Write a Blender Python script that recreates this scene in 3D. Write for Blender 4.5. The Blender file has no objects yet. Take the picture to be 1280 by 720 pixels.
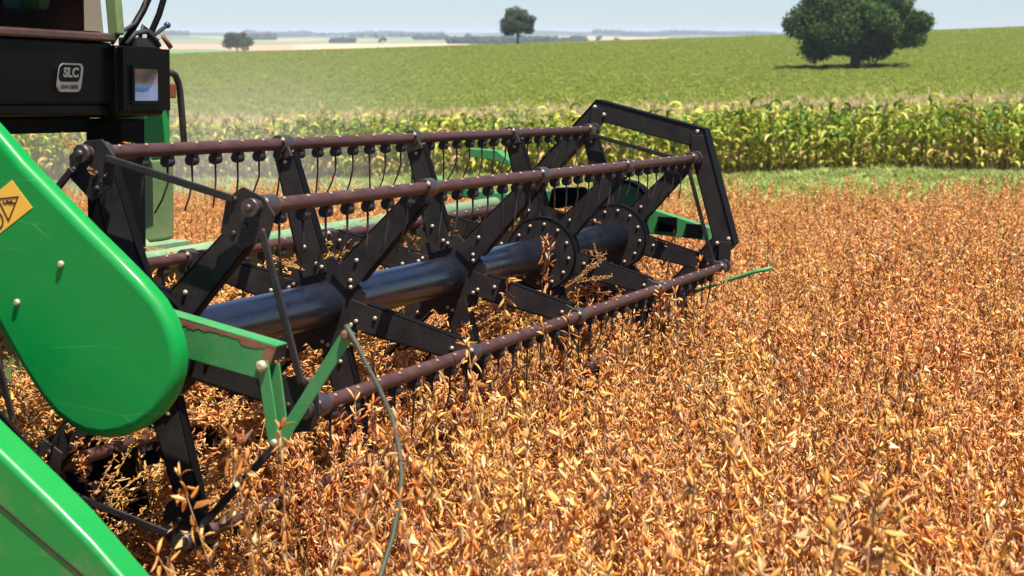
import bpy, bmesh, math, random
import numpy as np
from mathutils import Vector, Matrix

# ------------------------------------------------------------------ camera, sky, sun, exposure
S = bpy.context.scene
COL = S.collection
CAMZ = 1.55
FPX = 2051.26
cd = bpy.data.cameras.new('camera')
cam = bpy.data.objects.new('camera', cd); COL.objects.link(cam)
cd.sensor_width = 36.0; cd.lens = FPX / 1280 * 36.0
cd.clip_start = 0.05; cd.clip_end = 20000
cam.location = (0, 0, CAMZ)
cam.rotation_euler = (math.radians(90 - 8.8122), 0, 0)
cd.dof.use_dof = True; cd.dof.focus_distance = 6.2; cd.dof.aperture_fstop = 6.3
S.camera = cam

SUN_EL, SUN_AZ = 70.0, -50.0         # azimuth measured from +x towards +y
wd = bpy.data.worlds.new('World'); S.world = wd; wd.use_nodes = True
nt = wd.node_tree
sky = nt.nodes.new('ShaderNodeTexSky'); sky.sky_type = 'NISHITA'; sky.sun_disc = False
sky.sun_elevation = math.radians(SUN_EL); sky.sun_rotation = math.radians(90 - SUN_AZ)
sky.air_density = 1.0; sky.dust_density = 0.15; sky.ozone_density = 4.0
tint = nt.nodes.new('ShaderNodeMix'); tint.data_type = 'RGBA'; tint.blend_type = 'MULTIPLY'; tint.inputs[0].default_value = 1.0
tint.inputs[7].default_value = (0.86, 1.0, 1.30, 1)          # clean blue-white midday air
nt.links.new(sky.outputs[0], tint.inputs[6]); nt.links.new(tint.outputs[2], nt.nodes['Background'].inputs[0])
nt.nodes['Background'].inputs[1].default_value = 0.05
sl = bpy.data.lights.new('sun', 'SUN'); sl.energy = 5.0; sl.angle = math.radians(0.5); sl.color = (1.0, 0.95, 0.87)
sun = bpy.data.objects.new('sun', sl); COL.objects.link(sun)
sd = Vector((math.cos(math.radians(SUN_EL)) * math.cos(math.radians(SUN_AZ)),
             math.cos(math.radians(SUN_EL)) * math.sin(math.radians(SUN_AZ)), math.sin(math.radians(SUN_EL))))
sun.rotation_euler = sd.to_track_quat('Z', 'Y').to_euler(); sun.location = (30, -30, 60)
S.view_settings.view_transform = 'Standard'; S.view_settings.look = 'None'
S.view_settings.exposure = 1.15; S.view_settings.gamma = 1.0
S.render.engine = 'CYCLES'
S.cycles.max_bounces = 6; S.cycles.diffuse_bounces = 3; S.cycles.glossy_bounces = 3
S.cycles.transmission_bounces = 4; S.cycles.volume_bounces = 0; S.cycles.transparent_max_bounces = 6
S.cycles.use_denoising = True

rng = np.random.default_rng(7)
R = random.Random(11)
PI = math.pi

# ------------------------------------------------------------------ machine frame (s along the reel, b backwards, h up)
AZ, TI = 1.1734, -0.0372
C0 = np.array([-1.0105, 4.491, -0.854 + CAMZ])
ax = np.array([math.cos(TI) * math.cos(AZ), math.cos(TI) * math.sin(AZ), math.sin(TI)])
ub = np.cross([0, 0, 1.0], ax); ub /= np.linalg.norm(ub)
wh = np.cross(ax, ub)
M3 = np.stack([ax, ub, wh], 1)
HB = 0.97


def to_world(s, b, h):
    return C0 + M3 @ np.array([s, b, h])


def to_local(x, y):
    d = np.stack([np.asarray(x) - C0[0], np.asarray(y) - C0[1]], -1)
    a2 = ax[:2] / np.linalg.norm(ax[:2]); u2 = ub[:2]
    return d @ a2, d @ u2


# ------------------------------------------------------------------ terrain height
DT = [60, 150, 250, 350, 420, 520, 600, 700, 1000, 2200, 5000, 6500, 8000, 12000]
ZL = [-5.0, -5.8, -5.4, -4.4, -5.6, -7.0, -7.3, -8.4, -9.0, -13, -7, 2, -30, -60]
ZR = [-4.0, -4.5, -2.9, 0.2, 1.4, 0.6, -2, -5, -10, -13, -7, 2, -30, -60]


def smooth(e0, e1, v):
    t = np.clip((v - e0) / (e1 - e0), 0, 1)
    return t * t * (3 - 2 * t)


def ground(x, y):
    x = np.asarray(x, float); y = np.asarray(y, float)
    d = np.hypot(x, y)
    az = np.clip(np.arctan2(x, y), -0.42, 0.42)
    t = np.clip((640 + FPX * np.tan(az) - 230) / 1050, -0.4, 1.4)
    zl = np.interp(d, DT, ZL); zr = np.interp(d, DT, ZR)
    far = zl + (zr - zl) * t
    far = far + smooth(3500, 6500, d) * (6.0 * np.sin(az * 23 + 1.1) + 4 * np.sin(az * 61 + 0.4) + 2.0 * np.sin(az * 140))
    xs = np.clip(x, -40, 40); ys = np.clip(y, -40, 70)
    near = -1.9 + 0.0245 * (xs + 0.24) - 0.0548 * (ys - 6.3)
    k = smooth(48, 95, d)
    return near * (1 - k) + far * k + CAMZ + 0.03 * np.sin(x * 1.3) * np.sin(y * 0.9) * smooth(8, 20, d)


def soy_edge(x, y):      # < 0 inside the ripe soybean field
    return y + 0.6 * x - 22.5 + 0.8 * np.sin(x * 0.7) + 0.4 * np.sin(x * 2.1)


def corn_v(x, y):        # > 0 inside the corn
    return (y + 0.32 * x - 45.1) / 1.05


# ------------------------------------------------------------------ materials
def mat(name):
    m = bpy.data.materials.new(name); m.use_nodes = True
    b = m.node_tree.nodes['Principled BSDF']
    return m, m.node_tree, b


def N(t, kind, **kw):
    n = t.nodes.new(kind)
    for k, v in kw.items():
        if isinstance(v, (int, float, tuple)) and k in [i.name for i in n.inputs]:
            n.inputs[k].default_value = v
        else:
            setattr(n, k, v)
    return n


def noise(t, scale, detail=4.0, rough=0.55, coord=None):
    n = t.nodes.new('ShaderNodeTexNoise'); n.inputs['Scale'].default_value = scale
    n.inputs['Detail'].default_value = detail; n.inputs['Roughness'].default_value = rough
    if coord is None:
        c = t.nodes.new('ShaderNodeTexCoord'); coord = c.outputs['Object']
    t.links.new(coord, n.inputs['Vector'])
    return n.outputs['Fac']


def ramp(t, fac, stops):
    r = t.nodes.new('ShaderNodeValToRGB')
    el = r.color_ramp.elements
    while len(el) < len(stops): el.new(0.5)
    for e, (p, c) in zip(el, stops):
        e.position = p; e.color = (*c, 1) if len(c) == 3 else c
    t.links.new(fac, r.inputs[0])
    return r.outputs['Color']


def mix(t, fac, a, b, mode='MIX'):
    m = t.nodes.new('ShaderNodeMix'); m.data_type = 'RGBA'; m.blend_type = mode
    for sock, v in ((m.inputs[0], fac), (m.inputs[6], a), (m.inputs[7], b)):
        if hasattr(v, 'links') or isinstance(v, bpy.types.NodeSocket): t.links.new(v, sock)
        elif isinstance(v, (int, float)): sock.default_value = v
        else: sock.default_value = (*v, 1)
    return m.outputs[2]


def bump(t, b, h, strength=0.3, dist=0.01):
    n = t.nodes.new('ShaderNodeBump'); n.inputs['Strength'].default_value = strength; n.inputs['Distance'].default_value = dist
    t.links.new(h, n.inputs['Height']); t.links.new(n.outputs[0], b.inputs['Normal'])


def painted(name, base, dust, amount, rough=(0.3, 0.6), scale=6.0, wear=None, spec=0.5, coat=0.0, metal=0.0, dent=0.0, edge=False):
    """paint with dusty film, small chips showing `wear`, and uneven gloss"""
    m, t, b = mat(name)
    n1 = noise(t, scale, 6, 0.65); n2 = noise(t, scale * 14, 3, 0.6)
    f1 = ramp(t, n1, [(0.38, (0, 0, 0)), (0.72, (amount,) * 3)])
    c = mix(t, f1, base, dust)
    f2 = ramp(t, n2, [(0.35, (0, 0, 0)), (0.75, (amount * 0.55,) * 3)])
    c = mix(t, f2, c, dust)
    if wear:
        n3 = noise(t, scale * 3.1, 8, 0.75)
        f3 = ramp(t, n3, [(0.655, (0, 0, 0)), (0.69, (1, 1, 1))])
        c = mix(t, f3, c, wear)
    if edge:
        ge = t.nodes.new('ShaderNodeNewGeometry')
        n5 = noise(t, 9, 5, .7); mm = t.nodes.new('ShaderNodeMath'); mm.operation = 'MULTIPLY'
        t.links.new(ramp(t, ge.outputs['Pointiness'], [(0.515, (0, 0, 0)), (0.56, (1, 1, 1))]), mm.inputs[0]); t.links.new(ramp(t, n5, [(0.52, (0, 0, 0)), (0.60, (1, 1, 1))]), mm.inputs[1])
        c = mix(t, mm.outputs[0], c, (0.20, 0.17, 0.09))
    t.links.new(c, b.inputs['Base Color'])
    rr = ramp(t, n1, [(0.3, (rough[0],) * 3), (0.7, (rough[1],) * 3)])
    t.links.new(rr, b.inputs['Roughness'])
    b.inputs['Specular IOR Level'].default_value = spec
    b.inputs['Coat Weight'].default_value = coat; b.inputs['Coat Roughness'].default_value = 0.15
    b.inputs['Metallic'].default_value = metal
    if dent:                                                       # shallow dents and thin scratches in the sheet
        nd = noise(t, 4.5, 2, 0.4); n4 = noise(t, 2.3, 1, 0.3)
        wv = t.nodes.new('ShaderNodeTexVoronoi'); wv.feature = 'DISTANCE_TO_EDGE'; wv.inputs['Scale'].default_value = 5.0
        tc = t.nodes.new('ShaderNodeTexCoord'); mp = t.nodes.new('ShaderNodeMapping'); mp.inputs['Scale'].default_value = (1, 0.35, 1.6); mp.inputs['Rotation'].default_value = (0.7, 0, 0)
        t.links.new(tc.outputs['Object'], mp.inputs[0]); t.links.new(mp.outputs[0], wv.inputs['Vector'])
        sc_ = ramp(t, wv.outputs['Distance'], [(0.0, (1, 1, 1)), (0.006, (0, 0, 0))])
        gate = ramp(t, nd, [(0.50, (0, 0, 0)), (0.58, (0.8, 0.8, 0.8))])
        k = t.nodes.new('ShaderNodeMath'); k.operation = 'MULTIPLY'; t.links.new(sc_, k.inputs[0]); t.links.new(gate, k.inputs[1])
        c2 = mix(t, k.outputs[0], c, (0.10, 0.30, 0.12)); t.links.new(c2, b.inputs['Base Color'])
        bn = t.nodes.new('ShaderNodeBump'); bn.inputs['Strength'].default_value = dent; bn.inputs['Distance'].default_value = 0.006
        t.links.new(nd, bn.inputs['Height']); t.links.new(bn.outputs[0], b.inputs['Normal'])
    else:
        bump(t, b, n2, 0.06, 0.004)
    return m


MT = {}
MT['green'] = painted('green_paint', (0.001, 0.215, 0.036), (0.05, 0.22, 0.05), 0.20, (0.36, 0.6), 5.0, coat=0.1, spec=0.15, dent=0.6)
MT['green_edge'] = painted('edge_worn_green_paint', (0.001, 0.215, 0.036), (0.05, 0.22, 0.05), 0.20, (0.34, 0.5), 3.0, coat=0.15, spec=0.3, dent=0.4, edge=True)
MT['green_worn'] = painted('worn_green_paint', (0.008, 0.21, 0.05), (0.16, 0.22, 0.10), 0.35, (0.4, 0.65), 7.0, wear=(0.16, 0.06, 0.03))
MT['green_dusty'] = painted('dusty_green_paint', (0.07, 0.20, 0.08), (0.30, 0.33, 0.19), 0.75, (0.5, 0.75), 2.5)
MT['green_olive'] = painted('dusty_olive_paint', (0.06, 0.15, 0.035), (0.20, 0.20, 0.09), 0.8, (0.5, 0.8), 3.0)
MT['rod'] = painted('worn_rod_paint', (0.024, 0.036, 0.016), (0.07, 0.048, 0.028), 0.9, (0.5, 0.75), 5.0)
MT['black'] = painted('black_paint', (0.003, 0.003, 0.003), (0.02, 0.016, 0.013), 0.10, (0.55, 0.7), 8.0, spec=0.08)
MT['web'] = painted('dusty_black_paint', (0.010, 0.009, 0.009), (0.06, 0.048, 0.04), 0.4, (0.5, 0.75), 9.0, spec=0.3, wear=(0.085, 0.06, 0.045))
MT['tube'] = painted('glossy_black_sky_tint', (0.004, 0.007, 0.014), (0.05, 0.042, 0.036), 0.14, (0.2, 0.36), 6.0, coat=0.25)  # navy in the base colour stands in for sky reflected on the black tube
MT['sill'] = painted('brown_sill_highlight', (0.030, 0.012, 0.008), (0.14, 0.075, 0.05), 0.5, (0.3, 0.45), 5.0)  # brown paints the sun's pinkish highlight into the sill's colour
MT['cabblack'] = painted('cab_black_plastic', (0.001, 0.0009, 0.0008), (0.014, 0.007, 0.003), 0.08, (0.4, 0.55), 4.0, spec=0.12)
MT['bar'] = painted('rusty_maroon_paint', (0.038, 0.011, 0.009), (0.10, 0.045, 0.030), 0.5, (0.45, 0.7), 14.0, wear=(0.13, 0.05, 0.025))
MT['steel'] = painted('dull_bare_steel', (0.075, 0.068, 0.066), (0.13, 0.085, 0.06), 0.5, (0.35, 0.55), 20.0, metal=0.7)
MT['bolt'] = painted('bolt_zinc', (0.50, 0.40, 0.28), (0.34, 0.22, 0.13), 0.5, (0.4, 0.6), 40.0, metal=0.35)
MT['bar_bolt'] = painted('rusty_bolt', (0.30, 0.21, 0.15), (0.18, 0.10, 0.06), 0.6, (0.45, 0.65), 40.0, metal=0.3)
MT['rust'] = painted('flaking_rust', (0.17, 0.055, 0.025), (0.28, 0.13, 0.07), 0.6, (0.7, 0.9), 30.0)
MT['dark_steel'] = painted('dirty_dark_steel', (0.022, 0.016, 0.013), (0.09, 0.06, 0.045), 0.45, (0.4, 0.6), 20.0, metal=0.3)
MT['rubber'] = painted('black_rubber', (0.008, 0.008, 0.008), (0.05, 0.04, 0.03), 0.25, (0.6, 0.8), 8.0)
MT['yellow'] = painted('yellow_sticker', (0.75, 0.42, 0.035), (0.65, 0.38, 0.08), 0.3, (0.4, 0.55), 8.0)
MT['ink'] = painted('black_ink', (0.02, 0.012, 0.006), (0.05, 0.03, 0.02), 0.2, (0.5, 0.6), 8.0)
MT['grey'] = painted('badge_grey', (0.12, 0.115, 0.105), (0.2, 0.17, 0.14), 0.3, (0.4, 0.5), 9.0)
MT['orange'] = painted('orange_lens', (0.17, 0.028, 0.008), (0.14, 0.04, 0.02), 0.3, (0.3, 0.4), 9.0)
MT['blue'] = painted('blue_plastic', (0.01, 0.04, 0.09), (0.05, 0.06, 0.08), 0.2, (0.3, 0.4), 9.0)
MT['teal'] = painted('teal_cloth', (0.12, 0.42, 0.42), (0.2, 0.45, 0.42), 0.3, (0.8, 0.9), 9.0)
MT['seat'] = painted('brown_cloth', (0.06, 0.03, 0.018), (0.09, 0.05, 0.03), 0.4, (0.8, 0.9), 9.0)
m, t, b = mat('tinted_glass'); MT['glass'] = m
b.inputs['Base Color'].default_value = (0.42, 0.30, 0.20, 1); b.inputs['Transmission Weight'].default_value = 1.0
b.inputs['Roughness'].default_value = 0.03; b.inputs['IOR'].default_value = 1.05
m, t, b = mat('lamp_glass'); MT['lampglass'] = m
b.inputs['Base Color'].default_value = (0.34, 0.37, 0.42, 1); b.inputs['Metallic'].default_value = 0.85
b.inputs['Roughness'].default_value = 0.34
tc = t.nodes.new('ShaderNodeTexCoord'); wv = t.nodes.new('ShaderNodeTexWave'); wv.inputs['Scale'].default_value = 9; wv.inputs['Distortion'].default_value = .6; t.links.new(tc.outputs['Object'], wv.inputs['Vector']); bump(t, b, wv.outputs['Fac'], 0.10, 0.01)


def leafy(name, trans=0.25, rough=0.6, jitter=0.25, vary_hue=0.03, spec=0.3):
    """foliage: colour stored per leaf, varied a little from plant to plant"""
    m, t, b = mat(name)
    at = t.nodes.new('ShaderNodeAttribute'); at.attribute_name = 'col'
    oi = t.nodes.new('ShaderNodeObjectInfo')
    hs = t.nodes.new('ShaderNodeHueSaturation')
    mr = t.nodes.new('ShaderNodeMapRange'); mr.inputs['To Min'].default_value = 1 - jitter; mr.inputs['To Max'].default_value = 1 + jitter
    t.links.new(oi.outputs['Random'], mr.inputs['Value']); t.links.new(mr.outputs[0], hs.inputs['Value'])
    wn = t.nodes.new('ShaderNodeTexWhiteNoise'); wn.noise_dimensions = '1D'; t.links.new(oi.outputs['Random'], wn.inputs['W'])
    m2 = t.nodes.new('ShaderNodeMapRange'); m2.inputs['To Min'].default_value = 0.5 - vary_hue; m2.inputs['To Max'].default_value = 0.5 + vary_hue
    t.links.new(wn.outputs['Value'], m2.inputs['Value']); t.links.new(m2.outputs[0], hs.inputs['Hue'])
    t.links.new(at.outputs['Color'], hs.inputs['Color'])
    t.links.new(hs.outputs[0], b.inputs['Base Color'])
    b.inputs['Roughness'].default_value = rough; b.inputs['Specular IOR Level'].default_value = spec
    out = t.nodes['Material Output']
    if trans:
        tr = t.nodes.new('ShaderNodeBsdfTranslucent'); t.links.new(hs.outputs[0], tr.inputs[0])
        ms = t.nodes.new('ShaderNodeMixShader'); ms.inputs[0].default_value = trans
        t.links.new(b.outputs[0], ms.inputs[1]); t.links.new(tr.outputs[0], ms.inputs[2]); t.links.new(ms.outputs[0], out.inputs[0])
    return m


MT['soy'] = leafy('ripe_soybean', 0.26, 0.7, 0.26, 0.014, 0.15)
MT['corn'] = leafy('corn_leaf', 0.32, 0.5, 0.25, 0.02, 0.3)
MT['grass'] = leafy('verge_grass', 0.3, 0.6, 0.25, 0.02)
MT['field'] = leafy('green_crop', 0.25, 0.6, 0.09, 0.006, 0.1)
MT['leaf'] = leafy('tree_leaf', 0.25, 0.7, 0.05, 0.0, 0.08)

m, t, b = mat('ground'); MT['ground'] = m
at = t.nodes.new('ShaderNodeAttribute'); at.attribute_name = 'col'
gm = t.nodes.new('ShaderNodeNewGeometry')
n1 = noise(t, 0.35, 8, 0.7, gm.outputs['Position']); n2 = noise(t, 9.0, 6, 0.7, gm.outputs['Position'])
c = mix(t, 0.5, at.outputs['Color'], ramp(t, n1, [(0.3, (0.72,) * 3), (0.7, (1.25,) * 3)]), 'MULTIPLY')
c = mix(t, 0.55, c, ramp(t, n2, [(0.3, (0.5,) * 3), (0.72, (1.4,) * 3)]), 'MULTIPLY')
t.links.new(c, b.inputs['Base Color']); b.inputs['Roughness'].default_value = 0.95; b.inputs['Specular IOR Level'].default_value = 0.1
bump(t, b, n2, 0.6, 0.05)
m, t, b = mat('bark'); MT['bark'] = m
c = ramp(t, noise(t, 3, 6), [(0.3, (0.03, 0.022, 0.015)), (0.7, (0.10, 0.075, 0.05))]); t.links.new(c, b.inputs['Base Color']); b.inputs['Roughness'].default_value = 0.9


# ------------------------------------------------------------------ mesh builder
class MB:
    def __init__(self):
        self.v = []; self.f = []; self.m = []; self.sm = []; self.c = []

    def add(self, verts, faces, mi=0, smooth=False, col=None):
        o = len(self.v); self.v += [tuple(p) for p in verts]
        for f in faces: self.f.append([o + i for i in f]); self.m.append(mi); self.sm.append(smooth)
        if col is not None: self.c += [col] * len(verts)

    def hexa(self, p, mi=0):
        self.add(p, [(0, 3, 2, 1), (4, 5, 6, 7), (0, 1, 5, 4), (1, 2, 6, 5), (2, 3, 7, 6), (3, 0, 4, 7)], mi)

    def box(self, s0, s1, b0, b1, h0, h1, mi=0):
        self.hexa([(s0, b0, h0), (s1, b0, h0), (s1, b1, h0), (s0, b1, h0), (s0, b0, h1), (s1, b0, h1), (s1, b1, h1), (s0, b1, h1)], mi)

    def bar(self, p0, p1, w, th, side=(1, 0, 0), mi=0, w1=None):
        """flat bar p0->p1, th along `side`, w across"""
        p0 = Vector(p0); p1 = Vector(p1); d = (p1 - p0).normalized(); sv = Vector(side)
        sv = (sv - d * sv.dot(d)).normalized(); e = d.cross(sv); w1 = w if w1 is None else w1
        q = []
        for p, ww in ((p0, w), (p1, w1)):
            q += [p - e * ww / 2 - sv * th / 2, p + e * ww / 2 - sv * th / 2, p + e * ww / 2 + sv * th / 2, p - e * ww / 2 + sv * th / 2]
        self.hexa(q, mi)

    def tube(self, pts, r, n=10, mi=0, cap=True, smooth=True, col=None):
        pts = [Vector(p) for p in pts]; k = len(pts)
        rr = r if isinstance(r, (list, tuple)) else [r] * k
        vs = []; ref = None
        for i in range(k):
            d = (pts[min(i + 1, k - 1)] - pts[max(i - 1, 0)]).normalized()
            if ref is None: ref = Vector((0, 0, 1)) if abs(d.z) < 0.9 else Vector((1, 0, 0))
            e = (ref - d * ref.dot(d)).normalized(); g = d.cross(e); ref = e
            for j in range(n):
                a = 2 * PI * j / n; vs.append(pts[i] + (e * math.cos(a) + g * math.sin(a)) * rr[i])
        fs = []
        for i in range(k - 1):
            for j in range(n):
                fs.append((i * n + j, i * n + (j + 1) % n, (i + 1) * n + (j + 1) % n, (i + 1) * n + j))
        self.add(vs, fs, mi, smooth, col)
        if cap:
            o = len(self.v) - len(vs)
            self.f.append([o + j for j in range(n)][::-1]); self.m.append(mi); self.sm.append(False)
            self.f.append([o + (k - 1) * n + j for j in range(n)]); self.m.append(mi); self.sm.append(False)

    def prism(self, out, s0, s1, mi=0):
        """outline of (b, h) pairs extruded along s"""
        n = len(out); vs = [(s0, b, h) for b, h in out] + [(s1, b, h) for b, h in out]
        self.add(vs, [tuple(range(n))[::-1], tuple(range(n, 2 * n))] + [(i, (i + 1) % n, n + (i + 1) % n, n + i) for i in range(n)], mi)

    def bolt(self, p, d, r=0.011, mi=0):
        d = Vector(d).normalized(); p = Vector(p)
        self.tube([p - d * r * 0.2, p + d * r * 0.55, p + d * r * 0.95], [r, r, r * 0.55], 8, mi)

    def ring(self, c, r0, r1, s0, s1, n=28, mi=0):
        vs = []
        for s, r in ((s0, r0), (s0, r1), (s1, r1), (s1, r0)):
            for j in range(n):
                a = 2 * PI * j / n; vs.append((s, c[0] + r * math.cos(a), c[1] + r * math.sin(a)))
        fs = []
        for q in range(4):
            for j in range(n): fs.append((q * n + j, q * n + (j + 1) % n, ((q + 1) % 4) * n + (j + 1) % n, ((q + 1) % 4) * n + j))
        self.add(vs, fs, mi, False)

    def build(self, name, mats, parent=None, dz=HB, bevel=0, seg=2, recalc=True, attach=True):
        me = bpy.data.meshes.new(name)
        me.from_pydata([(x, y, z + dz) for x, y, z in self.v], [], self.f)
        for mm in (mats if isinstance(mats, (list, tuple)) else [mats]): me.materials.append(MT[mm])
        me.polygons.foreach_set('material_index', self.m); me.polygons.foreach_set('use_smooth', self.sm)
        if self.c:
            at = me.attributes.new('col', 'FLOAT_COLOR', 'POINT')
            at.data.foreach_set('color', np.array([(*c, 1) for c in self.c], 'f').ravel())
        if recalc:
            bm = bmesh.new(); bm.from_mesh(me); bmesh.ops.recalc_face_normals(bm, faces=bm.faces); bm.to_mesh(me); bm.free()
        me.update()
        o = bpy.data.objects.new(name, me)
        if attach: COL.objects.link(o)
        if parent: o.parent = parent
        if bevel:
            md = o.modifiers.new('bevel', 'BEVEL'); md.width = bevel; md.segments = seg; md.limit_method = 'ANGLE'; md.angle_limit = math.radians(40)
            md.harden_normals = False
            if seg > 2:
                me.polygons.foreach_set('use_smooth', [True] * len(me.polygons))
                md.harden_normals = True
        return o


def tag(o, label=None, cat=None, group=None, kind=None):
    if label: o['label'] = label
    if cat: o['category'] = cat
    if group: o['group'] = group
    if kind: o['kind'] = kind
    return o


def arr_mesh(name, v, f, col, material, smooth=False):
    """numpy verts, equal-size faces, per-vertex colours"""
    v = np.asarray(v, 'f'); f = np.asarray(f, 'i'); me = bpy.data.meshes.new(name)
    k = f.shape[1]
    me.vertices.add(len(v)); me.vertices.foreach_set('co', v.ravel())
    me.loops.add(f.size); me.loops.foreach_set('vertex_index', f.ravel())
    me.polygons.add(len(f)); me.polygons.foreach_set('loop_start', np.arange(0, f.size, k, dtype='i'))
    me.polygons.foreach_set('use_smooth', np.full(len(f), smooth))
    me.update(calc_edges=True); me.materials.append(MT[material])
    at = me.attributes.new('col', 'FLOAT_COLOR', 'POINT')
    c = np.ones((len(v), 4), 'f'); c[:, :3] = col; at.data.foreach_set('color', c.ravel())
    me.validate()
    return me


# ------------------------------------------------------------------ ground sheet
def build_ground():
    azs = np.concatenate([np.arange(-180, -32, 6.0), np.arange(-32, 32, 0.4), np.arange(32, 180, 6.0)])
    rad = np.concatenate([[0.6], np.geomspace(1.0, 60, 90), np.geomspace(62, 700, 80), np.geomspace(720, 12000, 90)])
    A, D = np.meshgrid(np.radians(azs), rad)
    X = D * np.sin(A); Y = D * np.cos(A); Z = ground(X, Y)
    na, nr = len(azs), len(rad)
    V = np.stack([X, Y, Z], -1).reshape(-1, 3)
    V = np.concatenate([[[0, 0, ground(0, 0)]], V])
    i, j = np.meshgrid(np.arange(nr - 1), np.arange(na), indexing='ij')
    j2 = (j + 1) % na
    F = np.stack([1 + i * na + j, 1 + i * na + j2, 1 + (i + 1) * na + j2, 1 + (i + 1) * na + j], -1).reshape(-1, 4)[:, ::-1]
    Fc = [(0, 1 + j_, 1 + (j_ + 1) % na, 0) for j_ in range(na)]
    x, y = V[:, 0], V[:, 1]; d = np.hypot(x, y); az = np.arctan2(x, y); px = 640 + FPX * np.tan(np.clip(az, -0.5, 0.5))
    c = np.zeros((len(V), 3))
    c[:] = (0.30, 0.17, 0.085)                                     # littered red soil under the soybeans
    g = (soy_edge(x, y) > 0) & (y > 0); c[g] = (0.19, 0.20, 0.075)   # verge
    g = (corn_v(x, y) > 0) & (y > 0); c[g] = (0.12, 0.075, 0.035)   # corn soil
    g = (corn_v(x, y) > 19) & (d > 55); c[g] = (0.19, 0.22, 0.04)  # green field
    wob = 1 + 0.10 * np.sin(az * 31) + 0.05 * np.sin(az * 83 + 1)
    dd = d * wob
    far = d > 470
    c[far] = (0.12, 0.17, 0.05)
    c[far & (px < 330) & (d > 520)] = (0.13, 0.22, 0.10)
    g = far & (dd > 1000) & (px < 590); c[g] = (0.46, 0.26, 0.17)   # pale pink bare field
    g = far & (dd > 1000) & (px >= 370) & (px < 600); c[g] = (0.50, 0.36, 0.22)
    g = far & (dd > 850) & (px >= 590); c[g] = (0.13, 0.17, 0.07)
    g = far & (dd > 1900); c[g] = (0.20, 0.22, 0.11)
    g = far & (dd > 1500) & (px > 670) & (px < 840); c[g] = (0.48, 0.30, 0.19)
    g = far & (dd > 2700) & (np.sin(az * 40 + dd * 0.002) > 0.2); c[g] = (0.30, 0.26, 0.15)
    g = far & (dd > 3300) & (np.sin(az * 57 + 2 + dd * 0.0013) > 0.4); c[g] = (0.10, 0.14, 0.06)
    g = far & (dd > 4600); c[g] = (0.11, 0.13, 0.07)
    g = far & (dd > 5300); c[g] = (0.04, 0.065, 0.035)
    me = arr_mesh('ground', V, F, c, 'ground', True)
    o = bpy.data.objects.new('ground', me); COL.objects.link(o); tag(o, kind='structure')


build_ground()

# ------------------------------------------------------------------ haze
hb = MB(); hb.box(-9500, 9500, -500, 11500, -64, 24)
hz = hb.build('haze', [], None, 0); tag(hz, kind='stuff')
m = bpy.data.materials.new('haze'); m.use_nodes = True; t = m.node_tree
t.nodes.remove(t.nodes['Principled BSDF'])
pv = t.nodes.new('ShaderNodeVolumePrincipled'); pv.inputs['Color'].default_value = (0.80, 0.90, 1.0, 1)
pv.inputs['Density'].default_value = 0.00013; pv.inputs['Anisotropy'].default_value = 0.0
t.links.new(pv.outputs[0], t.nodes['Material Output'].inputs['Volume'])
hz.data.materials.append(m)


# thin dust hanging over the grass behind the machine
mb = MB(); rr_ = np.linspace(0, 1, 12); n_ = 48
for sg in (-1, 1):
    vs = [(r_ * math.cos(2 * PI * j / n_), sg * (1 - r_) ** 1.7 * 1.0, r_ * math.sin(2 * PI * j / n_)) for r_ in rr_ for j in range(n_)]
    mb.add(vs, [(i * n_ + j, i * n_ + (j + 1) % n_, (i + 1) * n_ + (j + 1) % n_, (i + 1) * n_ + j) for i in range(11) for j in range(n_)])
du = mb.build('dust', [], None, 0); me = du.data
bm = bmesh.new(); bm.from_mesh(me); bmesh.ops.remove_doubles(bm, verts=bm.verts, dist=1e-4); bmesh.ops.dissolve_degenerate(bm, edges=bm.edges, dist=1e-5); bmesh.ops.recalc_face_normals(bm, faces=bm.faces); bm.to_mesh(me); bm.free()
du.location = (-10.5, 64, float(ground(-10, 64)) + 2.0); du.scale = (13, 20, 5.0)
tag(du, 'thin pale dust drifting over the field edge behind the combine', 'dust', kind='stuff')
m = bpy.data.materials.new('dust'); m.use_nodes = True; t = m.node_tree; t.nodes.remove(t.nodes['Principled BSDF'])
pv = t.nodes.new('ShaderNodeVolumePrincipled'); pv.inputs['Color'].default_value = (0.95, 0.86, 0.70, 1); pv.inputs['Density'].default_value = 0.006
t.links.new(pv.outputs[0], t.nodes['Material Output'].inputs['Volume']); me.materials.append(m)


d2 = du.copy(); COL.objects.link(d2); d2.data = du.data.copy(); d2.location = (-6.2, 31, float(ground(-6.2, 31)) + 0.5); d2.scale = (6.0, 8, 2.6)
tag(d2, 'low tan dust settling over the crop just beyond the header beam', 'dust', kind='stuff')
m2 = m.copy(); m2.name = 'low_dust'; d2.data.materials.clear(); d2.data.materials.append(m2)
[q for q in m2.node_tree.nodes if q.type == 'PRINCIPLED_VOLUME'][0].inputs['Density'].default_value = 0.035


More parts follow.
